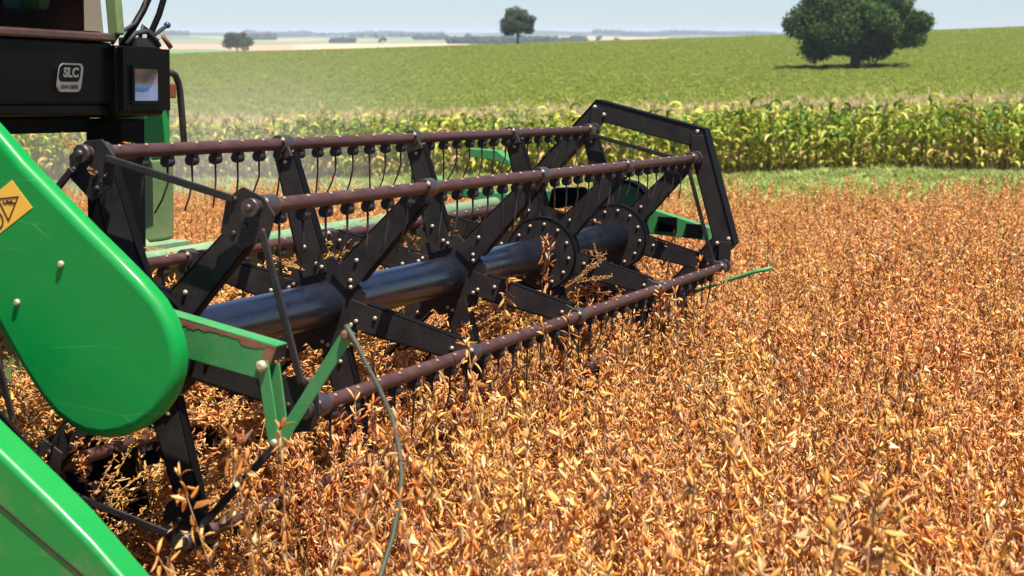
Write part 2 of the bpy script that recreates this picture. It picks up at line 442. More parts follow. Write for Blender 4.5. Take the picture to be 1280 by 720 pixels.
# ------------------------------------------------------------------ scattering (instances on points, one object of "stuff" each)
def scatter(name, pts, rot, scl, idx, sources, label, cat):
    me = bpy.data.meshes.new(name); pts = np.asarray(pts, 'f')
    me.vertices.add(len(pts)); me.vertices.foreach_set('co', pts.ravel())
    a = me.attributes.new('rot', 'FLOAT_VECTOR', 'POINT'); a.data.foreach_set('vector', np.asarray(rot, 'f').ravel())
    a = me.attributes.new('scl', 'FLOAT', 'POINT'); a.data.foreach_set('value', np.asarray(scl, 'f'))
    a = me.attributes.new('idx', 'INT', 'POINT'); a.data.foreach_set('value', np.asarray(idx, 'i'))
    me.update()
    o = bpy.data.objects.new(name, me); COL.objects.link(o); tag(o, label, cat, kind='stuff')
    sc = bpy.data.collections.new(name + '_plants')
    for k, ob in enumerate(sources): sc.objects.link(ob)
    ng = bpy.data.node_groups.new(name, 'GeometryNodeTree')
    ng.interface.new_socket('Geometry', in_out='INPUT', socket_type='NodeSocketGeometry')
    ng.interface.new_socket('Geometry', in_out='OUTPUT', socket_type='NodeSocketGeometry')
    gi = ng.nodes.new('NodeGroupInput'); go = ng.nodes.new('NodeGroupOutput')
    ip = ng.nodes.new('GeometryNodeInstanceOnPoints'); ci = ng.nodes.new('GeometryNodeCollectionInfo')
    ci.inputs['Collection'].default_value = sc; ci.inputs['Separate Children'].default_value = True; ci.inputs['Reset Children'].default_value = True
    ip.inputs['Pick Instance'].default_value = True

    def na(nm, dt):
        q = ng.nodes.new('GeometryNodeInputNamedAttribute'); q.data_type = dt; q.inputs['Name'].default_value = nm
        return q.outputs['Attribute']
    er = ng.nodes.new('FunctionNodeEulerToRotation')
    ng.links.new(na('rot', 'FLOAT_VECTOR'), er.inputs[0])
    ng.links.new(gi.outputs[0], ip.inputs['Points']); ng.links.new(ci.outputs[0], ip.inputs['Instance'])
    ng.links.new(er.outputs[0], ip.inputs['Rotation']); ng.links.new(na('scl', 'FLOAT'), ip.inputs['Scale'])
    ng.links.new(na('idx', 'INT'), ip.inputs['Instance Index']); ng.links.new(ip.outputs[0], go.inputs[0])
    md = o.modifiers.new('scatter', 'NODES'); md.node_group = ng
    return o


def in_view(x, y, margin=120):
    px = 640 + FPX * x / np.maximum(y, 0.05)
    mm = margin + 2.6 * FPX / np.maximum(y, 1.0)                    # also what a step to the side would show
    return (y > 0.4) & (px > -mm) & (px < 1280 + mm)


# ------------------------------------------------------------------ soybean plant
SOYC = [((0.82, 0.395, 0.105), 5), ((0.84, 0.50, 0.185), 3.2), ((0.70, 0.28, 0.058), 3.8), ((0.34, 0.115, 0.026), 2.6), ((0.80, 0.45, 0.20), 2.2), ((0.42, 0.25, 0.15), 0.9), ((0.84, 0.60, 0.31), 1.0)]
SW = np.array([w for _, w in SOYC]); SW = SW / SW.sum()


def soy_col(rg, k=1.0):
    c = np.array(SOYC[rg.choice(len(SOYC), p=SW)][0]); return tuple(np.clip(c * (0.85 + 0.3 * rg.random()) * k, 0, 0.9))


def pod(mb, p, d, rg, L=0.036, W=0.0085):
    """a dry pod: curved, pinched between its seeds, paler towards the tip"""
    d = d / np.linalg.norm(d)
    side = np.cross(d, rg.normal(size=3)); side /= np.linalg.norm(side) + 1e-9
    nn = np.cross(d, side); bend = (rg.random() - 0.25) * 0.9 * L
    vs = [p]; ts = [0.2, 0.42, 0.66, 0.88]; ws = [0.85, 0.75 + .3 * rg.random(), 1.05, 0.5]
    c0 = np.array(soy_col(rg)); cs = [tuple(c0 * .75)]
    for tt, w_ in zip(ts, ws):
        cpt = p + d * L * tt + nn * bend * tt * tt
        for (a, q) in ((1, 0), (0, 0.55), (-1, 0), (0, -0.55)):
            vs.append(cpt + side * W * w_ * 0.5 * a + nn * W * w_ * 0.5 * q); cs.append(tuple(np.minimum(c0 * (.8 + .35 * tt), .9)))
    vs.append(p + d * L * 1.04 + nn * bend * 1.25); cs.append(tuple(np.minimum(c0 * 1.1, .9)))
    fs = [(0, 1 + (j + 1) % 4, 1 + j) for j in range(4)]
    for r_ in range(3):
        for j in range(4): fs.append((1 + r_ * 4 + j, 1 + r_ * 4 + (j + 1) % 4, 5 + r_ * 4 + (j + 1) % 4, 5 + r_ * 4 + j))
    fs += [(13 + j, 13 + (j + 1) % 4, 17) for j in range(4)]
    mb.add(vs, fs, 0, True); mb.c += cs


def curl(mb, p, d, rg, L=0.04):
    """shrivelled leaf scrap, a twisted narrow ribbon"""
    d = d / np.linalg.norm(d); s = np.cross(d, rg.normal(size=3)); s /= np.linalg.norm(s); n_ = np.cross(d, s)
    vs = []; a0 = rg.random() * 6; tw = rg.normal() * 2.2; cu = rg.normal() * .5
    for q, w_ in ((0, .15), (.3, .9), (.6, 1.0), (.85, .6), (1.0, .1)):
        c = p + d * L * q + n_ * L * cu * q * q; a = a0 + tw * q; e = s * math.cos(a) + n_ * math.sin(a); w2 = w_ * L * .20
        vs += [c + e * w2, c + (s * -math.sin(a) + n_ * math.cos(a)) * w2 * .6, c - e * w2]
    fs = []
    for i in range(4):
        for j in range(2): fs.append((i * 3 + j, i * 3 + j + 1, i * 3 + j + 4, i * 3 + j + 3))
    mb.add(vs, fs, 0, True, soy_col(rg, .95))


def dry_leaf(mb, p, d, rg, L=0.05):
    d = d / np.linalg.norm(d); s = np.cross(d, [0, 0, 1.0]) + rg.normal(size=3) * 0.4; s /= np.linalg.norm(s)
    n_ = np.cross(d, s); w_ = L * 0.42; cu = 0.5 * L
    vs = [p, p + d * L * .4 + s * w_ * .5 + n_ * cu, p + d * L * .45, p + d * L * .4 - s * w_ * .5 + n_ * cu * .8, p + d * L + n_ * cu * .6 * (rg.random() - .5)]
    mb.add(vs, [(0, 2, 1), (0, 3, 2), (1, 2, 4), (2, 3, 4)], 0, True, soy_col(rg, 0.85))


def make_soy(seed, dense=1.0):
    rg = np.random.default_rng(seed); mb = MB(); H = 0.62 + 0.14 * rg.random()
    stemc = (0.55, 0.33, 0.15)
    stems = []
    bx, by = rg.normal(size=2) * 0.05
    main = [np.array([bx * q * q, by * q * q, H * q]) for q in np.linspace(0, 1, 5)]
    stems.append((main, 0.0038, 0.14))
    for k in range(rg.integers(4, 6)):
        z0 = H * (0.08 + 0.35 * rg.random()); a = rg.random() * 2 * PI; ln = H * (0.4 + 0.25 * rg.random()); lean = 0.30 + 0.32 * rg.random()
        st = np.array([0, 0, z0]); pts = [st]
        for q in (0.33, 0.66, 1.0):
            out = ln * math.sin(lean) * q; up = ln * math.cos(lean) * q + 0.04 * q * q
            pts.append(st + np.array([math.cos(a) * out, math.sin(a) * out, up]))
        stems.append((pts, 0.0026, 0.02))
    for pts, r_, skip in stems:
        mb.tube(pts, [r_ * (1 - 0.6 * i / (len(pts) - 1)) for i in range(len(pts))], 3, 0, False, True, stemc)
        P = np.array(pts); seg = np.linalg.norm(np.diff(P, axis=0), axis=1); tot = seg.sum(); cum = np.concatenate([[0], np.cumsum(seg)])
        u_ = max(skip, 0.03)
        while u_ < tot:
            p = np.array([np.interp(u_, cum, P[:, i]) for i in range(3)])
            for _ in range(rg.integers(1, 4) if dense == 1 else 1):
                a = rg.random() * 2 * PI; el = (rg.normal() * 0.28 - 1.12) if rg.random() < 0.64 else (rg.normal() * 0.35 + 0.95)
                d = np.array([math.cos(a) * math.cos(el), math.sin(a) * math.cos(el), math.sin(el)])
                if rg.random() < .13: curl(mb, p + d * .006, d, rg, .018 + .022 * rg.random())
                else: pod(mb, p + d * 0.006, d, rg, 0.020 + 0.016 * rg.random(), 0.0068 + 0.003 * rg.random())
            if rg.random() < 0.02:
                a = rg.random() * 2 * PI; d = np.array([math.cos(a), math.sin(a), rg.normal() * 0.5])
                mb.tube([p, p + d * 0.03], 0.0009, 3, 0, False, True, (0.5, 0.3, 0.13))
                dry_leaf(mb, p + d * 0.03, d + np.array([0, 0, -0.6]), rg, 0.018 + 0.015 * rg.random())
            u_ += 0.0125 + 0.010 * rg.random()
        for _ in range(3):
            d = rg.normal(size=3) * 0.6 + np.array([0, 0, 0.7]); pod(mb, P[-1], d, rg, 0.028, 0.0075)
    return mb


NS = 12
soy_src = [make_soy(100 + i).build('soybean_plant', 'soy', None, 0, recalc=False, attach=False) for i in range(NS)]


def soy_points():
    P = []
    for s in np.arange(-7, 32, 0.44):
        for b in np.arange(-22, 22, 0.068):
            P.append((s, b))
    P = np.array(P); P[:, 0] += rng.normal(size=len(P)) * 0.06; P[:, 1] += rng.normal(size=len(P)) * 0.05
    a2 = ax[:2] / np.linalg.norm(ax[:2])
    XY = C0[:2] + P[:, :1] * a2 + P[:, 1:] * ub[:2]
    x, y = XY[:, 0], XY[:, 1]; s, b = P[:, 0], P[:, 1]; d = np.hypot(x, y)
    keep = in_view(x, y, 140) & (d > 1.9) & (soy_edge(x, y) + rng.normal(size=len(x)) * 0.5 < 0)
    keep &= ~((b > 0.20) & (s > -0.75) & (s < 4.55))              # the header's own swath
    keep &= ~((b > -0.85 + 0.1 * rng.normal(size=len(b))) & (s > -0.72) & (s < -0.36))   # near divider
    keep &= ~((b > -0.25) & (s > 4.15) & (s < 4.6))
    keep &= ~((s < -0.34) & (640 + FPX * x / np.maximum(y, .05) < 315))
    keep &= ~((s < -0.34) & (s > -2.0) & (640 + FPX * x / np.maximum(y, .05) < 300) & (b > -1.2))
    keep &= ~((s < 0.08) & (s > -0.4) & (b > -0.62) & (640 + FPX * x / np.maximum(y, .05) < 275))
    keep &= ~((y < 2.9) & (640 + FPX * x / np.maximum(y, .05) < 560))
    rb = np.interp(-s, [.15, .37, .62, .86], [-.708, -.945, -1.09, -1.14])
    keep &= ~((s > -0.95) & (s < -0.12) & (np.abs(b - rb + .04) < .09))
    gap = np.sin(x * 1.7 + 3 * np.sin(y * 0.9)) * np.sin(y * 1.3 + 2 * np.sin(x * 0.6))
    keep &= rng.random(len(x)) < np.where(gap > 0.75, 0.55, 0.97)
    keep &= rng.random(len(x)) < np.interp(d, [0, 10, 20, 40], [0.95, 0.85, 0.6, 0.6])
    return x[keep], y[keep], s[keep], b[keep]


x, y, s_, b_ = soy_points(); n = len(x)
print('soy plants', n)
rot = np.stack([rng.normal(size=n) * 0.13, rng.normal(size=n) * 0.13, rng.random(n) * 2 * PI], -1)
scl = np.clip(0.95 + 0.14 * rng.normal(size=n) + 0.08 * np.sin(x * 0.8 + 1) * np.sin(y * 0.63), 0.6, 1.22)
up = (b_ > -0.42) & (b_ < -0.1) & (s_ > 1.5) & (s_ < 4.2); scl[up] *= 1.12; scl[up & (rng.random(n) < .15)] *= 1.25
under = (b_ > -0.5) & (s_ > -0.3) & (s_ < 0.5); scl[under] *= 0.88
low = (s_ < 0.12) & (s_ > -.4) & (640 + FPX * x / np.maximum(y, .05) < 330); scl[low] *= .5
scatter('soybean_crop', np.stack([x, y, ground(x, y) - 0.01], -1), rot, scl, rng.integers(0, NS, n), soy_src,
        'ripe golden soybean plants standing dry and dense in front of the reel', 'soybean crop')

# short stubble left in the swath behind the cutter bar
sp = []
for s in np.arange(-0.6, 4.6, 0.4):
    for b in np.arange(1.0, 9, 0.07): sp.append((s + R.gauss(0, .03), b))
sp = np.array(sp); XY = C0[:2] + sp[:, :1] * (ax[:2] / np.linalg.norm(ax[:2])) + sp[:, 1:] * ub[:2]
stub = []
for i in range(3):
    mb = MB(); rg = np.random.default_rng(40 + i)
    for k in range(4):
        a = rg.random() * 6.28; p = np.array([math.cos(a), math.sin(a), 0]) * 0.05 * rg.random()
        mb.tube([p, p + np.array([rg.normal() * .02, rg.normal() * .02, 0.07 + 0.06 * rg.random()])], 0.004, 4, 0, True, True, soy_col(rg, .8))
    for k in range(8):
        p = np.append(rg.normal(size=2) * 0.12, 0.012); dry_leaf(mb, p, np.append(rg.normal(size=2), 0.1), rg, 0.07)
    stub.append(mb.build('stubble_tuft', 'soy', None, 0, recalc=False, attach=False))
n = len(sp)
scatter('stubble', np.stack([XY[:, 0], XY[:, 1], ground(XY[:, 0], XY[:, 1])], -1), np.stack([np.zeros(n), np.zeros(n), rng.random(n) * 6.28], -1),
        np.ones(n), rng.integers(0, 3, n), stub, 'short cut soybean stubble left behind the header', 'stubble')

# crop already cut, lying on the header platform
cp = []; cr = []
for k in range(330):
    s = R.uniform(0.0, 4.1); b = R.uniform(0.15, 0.78); h = -0.62 + 0.40 * smooth(0.15, 0.7, b) + R.uniform(-0.08, 0.06)
    cp.append(to_world(s, b, h)); cr.append((R.uniform(0.9, 1.9), R.uniform(-0.5, 0.5), R.uniform(0, 6.28)))
cs = [0.7] * len(cp)
for s, b, h, k in [(.27, .158, .53, .22), (.02, .20, .50, .2), (.03, .16, .46, .18), (-.05, .25, .42, .2), (1.02, .12, .14, .2), (.99, .05, .10, .18), (2.97, -.05, .20, .3), (3.2, -.2, -.06, .35), (2.6, -.25, -.1, .35)] + \
        [(R.uniform(.9, 4.2), .78, .125, .22) for _ in range(16)] + [(R.uniform(1.0, 4.1), .50, .06, .18) for _ in range(14)]:
    cp.append(to_world(s, b, h)); cr.append((R.uniform(1.0, 2.0), R.uniform(-.6, .6), R.uniform(0, 6.28))); cs.append(k)
for _ in range(190):                                               # loose stems gathered at the near end
    s = R.uniform(-.05, 1.3); b = R.uniform(.05, .75); cp.append(to_world(s, b, -.86 + .32 * R.random() * b + .02)); cr.append((R.uniform(1.25, 1.8), R.uniform(-.4, .4), R.uniform(0, 6.28))); cs.append(.6)
for _ in range(170):
    s = R.uniform(-.2, 4.2); b = R.uniform(.05, .5); cp.append(to_world(s, b, -.86 + .05 * R.random() + .12 * max(0, b - .2))); cr.append((R.uniform(0.7, 1.7), R.uniform(-.6, .6), R.uniform(0, 6.28))); cs.append(.75)
n = len(cp)
scatter('cut_crop', cp, cr, cs, rng.integers(0, NS, n), soy_src, 'tangled cut soybean stems lying on the header platform behind the reel', 'cut crop')


# ------------------------------------------------------------------ corn
def ribbon(mb, pts, wid, nrm, col, mid=0.18):
    """leaf blade with a folded midrib"""
    k = len(pts); vs = []
    for i in range(k):
        d = pts[min(i + 1, k - 1)] - pts[max(i - 1, 0)]; d = d / (np.linalg.norm(d) + 1e-9)
        s = np.cross(d, nrm); s /= np.linalg.norm(s) + 1e-9; up_ = np.cross(s, d)
        w_ = wid[i]; vs += [pts[i] + s * w_ + up_ * w_ * mid * 2, pts[i], pts[i] - s * w_ + up_ * w_ * mid * 2]
    fs = []
    for i in range(k - 1):
        for j in range(2): fs.append((i * 3 + j, i * 3 + j + 1, i * 3 + j + 4, i * 3 + j + 3))
    mb.add(vs, fs, 0, True, col)


def make_corn(seed, dry):
    rg = np.random.default_rng(seed); mb = MB(); H = 1.62 + 0.24 * rg.random()
    lean = rg.normal(size=2) * 0.04
    st = [np.array([lean[0] * q, lean[1] * q, H * q]) for q in (0, .3, .6, .85, 1.0)]
    mb.tube(st, [0.014, 0.013, 0.011, 0.008, 0.005], 5, 0, False, True, (0.20, 0.19, 0.05) if dry < .7 else (0.36, 0.24, 0.10))
    nl = 12; a0 = rg.random() * 6.28
    for k in range(nl):
        q = 0.16 + 0.78 * k / (nl - 1); a = a0 + (k % 2) * PI + rg.normal() * 0.45
        L = (0.75 - 0.35 * abs(q - 0.55) / 0.45) * (0.85 + 0.3 * rg.random()) * 0.92
        u0 = 1.0 + 0.25 * rg.normal(); dr = 1.5 + 1.1 * rg.random() + (0.7 if q < 0.35 else 0)
        p = np.array([lean[0] * q, lean[1] * q, H * q]); pts = [p]
        for i in range(6):
            el = u0 - dr * (i / 5.0) ** 1.15
            p = p + np.array([math.cos(a) * math.cos(el), math.sin(a) * math.cos(el), math.sin(el)]) * L / 6; pts.append(p)
        w_ = [0.022, 0.038, 0.044, 0.042, 0.034, 0.02, 0.002]
        v = rg.random() + max((0.36 - q) * 2.4, (0.36 - q) * 0.75) + (dry - 0.4) * 0.8 - .10
        if v > 0.80: c = np.array((0.60, 0.38, 0.15)) * (0.8 + 0.4 * rg.random())
        elif v > 0.20: c = np.array((0.46, 0.47, 0.06)) * (0.8 + 0.4 * rg.random())
        elif v > -0.20: c = np.array((0.26, 0.34, 0.032)) * (0.75 + 0.4 * rg.random())
        else: c = np.array((0.07, 0.15, 0.016)) * (0.7 + 0.5 * rg.random())
        tw = np.array([math.cos(a + 1.57), math.sin(a + 1.57), 0]) * rg.normal() * 0.6
        ribbon(mb, pts, w_, np.array([0, 0, 1.0]) + tw, tuple(c))
    for k in range(1 + (rg.random() < .3)):                        # ear with its husk
        a = rg.random() * 6.28; q = 0.45 + 0.06 * k; p = np.array([0, 0, H * q]); d = np.array([math.cos(a) * .45, math.sin(a) * .45, .9])
        mb.tube([p, p + d * .06, p + d * .15, p + d * .22], [.012, .024, .022, .004], 6, 0, False, True, (0.36, 0.34, 0.10) if rg.random() < .5 else (0.45, 0.33, 0.15))
    for k in range(6):                                             # tassel
        a = rg.random() * 6.28; ln = 0.16 + 0.13 * rg.random(); sp_ = 0.25 if k else 0.0
        d = np.array([math.cos(a) * sp_, math.sin(a) * sp_, 1.0]); p = np.array([lean[0], lean[1], H - 0.02])
        mb.tube([p, p + d * ln * .6, p + d * ln + np.array([math.cos(a), math.sin(a), -0.4]) * .05 * (k > 0)], [.006, .007, .004], 3, 0, False, True, (0.78, 0.60, 0.34))
    return mb


corn_var = [make_corn(300 + i, dr).build('corn_plant', 'corn', None, 0, recalc=False, attach=False) for i, dr in enumerate((0.2, 0.3, 0.4, 0.5, 0.35, 0.75, 0.25, 0.6))]


def corn_row(k, step):
    """points of one corn row, k rows behind the edge"""
    xs = np.arange(-18, 20, step) + rng.normal(size=len(np.arange(-18, 20, step))) * 0.04
    v = 45.1 + 1.05 * (0.4 + 0.8 * k) + rng.normal(size=len(xs)) * 0.06
    ys = v - 0.32 * xs
    return xs, ys


first = True
for k in range(2):
    xs, ys = corn_row(k, 0.195)
    g = in_view(xs, ys, 30); xs, ys = xs[g], ys[g]
    for x_, y_ in zip(xs, ys):
        o = bpy.data.objects.new('corn_plant', corn_var[R.randrange(8)].data); COL.objects.link(o)
        o.location = (x_, y_, float(ground(x_, y_)) - 0.02); o.rotation_euler = (R.gauss(0, .04), R.gauss(0, .04), R.uniform(0, 6.28))
        sc = R.gauss(1.0, .085); o.scale = (sc, sc, sc)
        tag(o, 'ripening corn plant with drooping leaves in the front rows of the corn field', 'corn plant', 'corn plants along the field edge')
px_, py_ = [], []
for k in range(2, 24):
    xs, ys = corn_row(k, 0.21); g = in_view(xs, ys, 100); px_ += list(xs[g]); py_ += list(ys[g])
x, y = np.array(px_), np.array(py_); n = len(x); print('corn', n)
corn_src = []
for i, v_ in enumerate(corn_var):
    o = bpy.data.objects.new('corn_row_plant', v_.data); corn_src.append(o)
scatter('corn_field', np.stack([x, y, ground(x, y) - 0.02], -1), np.stack([rng.normal(size=n) * .04, rng.normal(size=n) * .04, rng.random(n) * 6.28], -1),
        np.clip(1 + .06 * rng.normal(size=n), .8, 1.2), rng.integers(0, 8, n), corn_src, 'corn field with tan tassels reaching back behind its front rows', 'corn field')

# ------------------------------------------------------------------ grass verge
gsrc = []
for i in range(5):
    rg = np.random.default_rng(500 + i); mb = MB()
    for k in range(46):
        a = rg.random() * 6.28; r0 = 0.16 * math.sqrt(rg.random()); L = 0.10 + 0.16 * rg.random(); ln = 0.3 + 0.7 * rg.random()
        p = np.array([math.cos(a) * r0, math.sin(a) * r0, 0]); a2 = rg.random() * 6.28; o_ = np.array([math.cos(a2), math.sin(a2), 0])
        pts = [p, p + o_ * L * .25 * ln + np.array([0, 0, L * .6]), p + o_ * L * .7 * ln + np.array([0, 0, L * (1 - .3 * ln)])]
        c = [(0.25, 0.34, 0.055), (0.35, 0.41, 0.09), (0.14, 0.22, 0.045), (0.50, 0.45, 0.20)][rg.choice(4, p=[.4, .3, .15, .15])]
        ribbon(mb, pts, [.006, .008, .001], o_ * .3 + np.array([0.2, 0, 1.0]), c)
    gsrc.append(mb.build('grass_tuft', 'grass', None, 0, recalc=False, attach=False))
n0 = 24000
x = rng.uniform(-16, 18, n0); y = rng.uniform(12, 56, n0)
g = in_view(x, y, 80) & (soy_edge(x, y) > -0.6) & (corn_v(x, y) < 0.5); x, y = x[g], y[g]; n = len(x); print('grass', n)
scatter('grass_verge', np.stack([x, y, ground(x, y) - .01], -1), np.stack([np.zeros(n), np.zeros(n), rng.random(n) * 6.28], -1),
        np.clip(0.85 + .3 * rng.normal(size=n) + 0.35 * np.sin(x * .9) * np.sin(y * .5), .4, 1.8), rng.integers(0, 5, n), gsrc, 'strip of pale green grass between the soybeans and the corn', 'grass')

# ------------------------------------------------------------------ green field beyond the corn
fsrc = []
for i in range(5):
    rg = np.random.default_rng(600 + i); mb = MB()
    for k in range(34):
        p = np.array([rg.normal() * .33, rg.normal() * .33, 0.18 + 0.35 * rg.random()]); p[2] *= math.exp(-(p[0] ** 2 + p[1] ** 2))
        d = rg.normal(size=3); d[2] *= .4; d /= np.linalg.norm(d); s = np.cross(d, [0, 0, 1.0]); s /= np.linalg.norm(s); L = .14 + .1 * rg.random()
        c = [(0.20, 0.238, 0.036), (0.225, 0.255, 0.042), (0.165, 0.205, 0.032), (0.27, 0.285, 0.065)][rg.choice(4, p=[.4, .3, .2, .1])]
        mb.add([p - d * L * .5, p + s * L * .35 + np.array([0, 0, .03]), p + d * L * .5, p - s * L * .35 + np.array([0, 0, .03])], [(0, 1, 2, 3)], 0, True, c)
    fsrc.append(mb.build('green_crop_plant', 'field', None, 0, recalc=False, attach=False))
n0 = 230000
d_ = np.sqrt(rng.uniform(90 ** 2, 440 ** 2, n0)); a_ = rng.uniform(-.34, .34, n0); x = d_ * np.sin(a_); y = d_ * np.cos(a_)
g = in_view(x, y, 40) & (corn_v(x, y) > 20); x, y = x[g], y[g]; n = len(x); print('field', n)
scatter('green_field_crop', np.stack([x, y, ground(x, y) - .03], -1), np.stack([np.zeros(n), np.zeros(n), rng.random(n) * 6.28], -1),
        np.clip(0.68 + .15 * rng.normal(size=n) + .06 * np.sin(x * .11) * np.sin(y * .05), .35, 1.1), rng.integers(0, 5, n), fsrc, 'wide green leafy field rising to the skyline behind the corn', 'field crop')


# ------------------------------------------------------------------ trees
def tree(name, x, y, H, crown_r, crown_h, base_h, nl, lobes, leaf, label, cat, group=None, seed=1, col=(0.050, 0.085, 0.018), trunk_r=0.3, zoff=0.0, skew=0.0, lob=0.13):
    rg = np.random.default_rng(seed)
    root = bpy.data.objects.new(name, None); COL.objects.link(root); root.location = (x, y, float(ground(x, y)) + zoff)
    tag(root, label, cat, group)
    cz = base_h + crown_h / 2
    L = []
    for k in range(lobes):
        d = rg.normal(size=3); d /= np.linalg.norm(d); rr = (0.40 + 0.55 * rg.random() ** 0.4) * (1 + .12 * math.sin(3 * math.atan2(d[1], d[0]) + seed) + .10 * math.sin(5 * d[2] + 4 * d[0]))
        if d[2] < 0:
            hn = math.hypot(d[0], d[1]); d[:2] *= (0.55 * hn + 0.45) / hn
        c = np.array([d[0] * crown_r * rr * .86, d[1] * crown_r * rr * .86, cz + d[2] * crown_h * .5 * rr * .86])
        L.append((c, crown_r * (lob + 0.13 * rg.random() ** 1.5), 0.45 + 1.1 * rg.random()))
    # trunk and limbs
    mb = MB(); th = base_h + crown_h * .25
    mb.tube([(0, 0, -.3), (0.03, 0, th * .4), (0.0, 0.05, th * .75), (0, 0, th)], [trunk_r * 1.25, trunk_r, trunk_r * .85, trunk_r * .6], 8, 0, False)
    for c, r_, _ in L[::2]:
        p0 = np.array([0, 0, th * (0.45 + .5 * rg.random())]); mid = p0 * .45 + c * .55 + np.array([0, 0, -0.08 * crown_h])
        mb.tube([p0, mid, c], [trunk_r * .4, trunk_r * .25, trunk_r * .08], 5, 0, False)
    mb.build('trunk', 'bark', root, 0)
    per = nl // lobes; V = []; C = []
    for c, r_, tone in L:
        d = rg.normal(size=(per, 3)); d /= np.linalg.norm(d, axis=1)[:, None]
        p = c + d * (r_ * (0.62 + 0.42 * rg.random(per)))[:, None] * np.array([1, 1, .78])
        p += rg.normal(size=(per, 3)) * leaf * .3
        nrm = d * .6 + rg.normal(size=(per, 3)) * .7; nrm /= np.linalg.norm(nrm, axis=1)[:, None]
        a = np.cross(nrm, rg.normal(size=(per, 3))); a /= np.linalg.norm(a, axis=1)[:, None]; bb = np.cross(nrm, a)
        sz = (leaf * (.6 + .8 * rg.random(per)))[:, None]
        V.append(np.stack([p - a * sz * .5, p + bb * sz * .32, p + a * sz * .5, p - bb * sz * .32], 1))
        cc = np.array(col) * tone * (0.7 + .6 * rg.random(per))[:, None]
        C.append(np.repeat(cc[:, None, :], 4, 1))
    V = np.concatenate(V).reshape(-1, 3); C = np.concatenate(C).reshape(-1, 3)
    V[:, 0] += skew * V[:, 2] / H
    V[:, 2] = np.maximum(V[:, 2], base_h * .6)
    me = arr_mesh('crown', V, np.arange(len(V)).reshape(-1, 4), C, 'leaf')
    o = bpy.data.objects.new('crown', me); COL.objects.link(o); o.parent = root
    return root


def at_px(px, d):
    x_ = (px - 640) / FPX; k = d / math.hypot(x_, 1); return x_ * k, k


x, y = at_px(1065, 198)
tree('broad_tree', x, y, 9.6, 9.3, 8.3, 1.5, 62000, 66, 0.36, 'large dark broad-crowned tree standing in the green field behind the corn', 'tree', seed=4, trunk_r=.62, zoff=-.3)
x, y = at_px(647, 380)
tree('round_tree', x, y, 8.4, 4.3, 6.4, 2.0, 16000, 44, 0.36, 'lone round-topped tree with a bare trunk on the crest of the green field', 'tree', seed=8, col=(0.06, 0.085, 0.03), trunk_r=.24, lob=.22)
x, y = at_px(300, 600)
tree('round_tree', x, y, 7.4, 5.3, 6.0, 1.3, 12000, 40, 0.45, 'small rounded tree far off beside the pale pink field', 'tree', seed=13, col=(0.065, 0.085, 0.04), trunk_r=.25, lob=.24)
k = 0
for px, d in ((404, 5200), (455, 4300), (472, 3500), (480, 2100), (505, 3900), (585, 3600), (695, 2600), (713, 2500), (718, 2550), (748, 2700), (770, 2300), (640, 4200), (548, 3300), (240, 5000)):
    x, y = at_px(px, d); sz = 4.0 + 0.0014 * d; k += 1
    tree('far_tree', x, y, sz * 1.2, sz * .8, sz, sz * .15, 500, 8, sz * .3, 'tiny dark tree dotted on the hazy farmland at the skyline', 'tree', 'tiny trees across the far plain', seed=40 + k, trunk_r=sz * .05)


def wood(name, runs, label):
    V = []; F = []; C = []; rg = np.random.default_rng(77)
    bm = bmesh.new(); bmesh.ops.create_icosphere(bm, subdivisions=2, radius=1); sv = np.array([v.co[:] for v in bm.verts]); sf = np.array([[v.index for v in f.verts] for f in bm.faces]); bm.free()
    o_ = 0
    for p0, p1, d0, d1, hh, cnt in runs:
        for _ in range(cnt):
            px = rg.uniform(p0, p1); d = rg.uniform(d0, d1); x_, y_ = at_px(px, d); r_ = hh * (.5 + .3 * rg.random())
            v = sv * (1 + .22 * rg.normal(size=(len(sv), 1))) * np.array([r_ * 1.25, r_ * 1.25, r_]) + np.array([x_, y_, float(ground(x_, y_)) + r_ * .8])
            V.append(v); F.append(sf + o_); o_ += len(sv); C.append(np.tile(np.array((0.030, 0.050, 0.018)) * rg.uniform(.7, 1.3), (len(sv), 1)))
    me = arr_mesh(name, np.concatenate(V), np.concatenate(F), np.concatenate(C), 'leaf', False)
    o = bpy.data.objects.new(name, me); COL.objects.link(o); tag(o, label, 'wood', kind='stuff')


wood('far_wood', [(562, 690, 2000, 2600, 6, 420), (660, 730, 2300, 2500, 6, 60), (416, 444, 2300, 2400, 5, 60), (312, 345, 3000, 3300, 8, 60), (205, 240, 4800, 5300, 9, 60), (310, 390, 5600, 6200, 12, 160), (740, 985, 5400, 6300, 9, 420),
                  (520, 560, 3000, 3300, 7, 50), (440, 520, 4300, 4500, 6, 50), (390, 560, 6000, 6300, 7, 150)], 'bluish woods and hedge lines on the hazy far plain')

# ------------------------------------------------------------------ combine harvester
root = bpy.data.objects.new('combine_harvester', None); COL.objects.link(root)
wm = Matrix(((M3[0][0], M3[0][1], M3[0][2], 0), (M3[1][0], M3[1][1], M3[1][2], 0), (M3[2][0], M3[2][1], M3[2][2], 0), (0, 0, 0, 1)))
base = to_world(0, 0, -HB); wm.translation = Vector(base); root.matrix_world = wm
tag(root, 'green combine harvester with black cab, its wide black reel sweeping into the golden soybeans', 'combine harvester')

RR, LB = 0.55, 0.99
PH = math.radians(73.32)
ang = [PH + k * PI / 3 for k in range(6)]
pol = lambda r, a, c=(0, 0): (c[0] + r * math.cos(a), c[1] + r * math.sin(a))

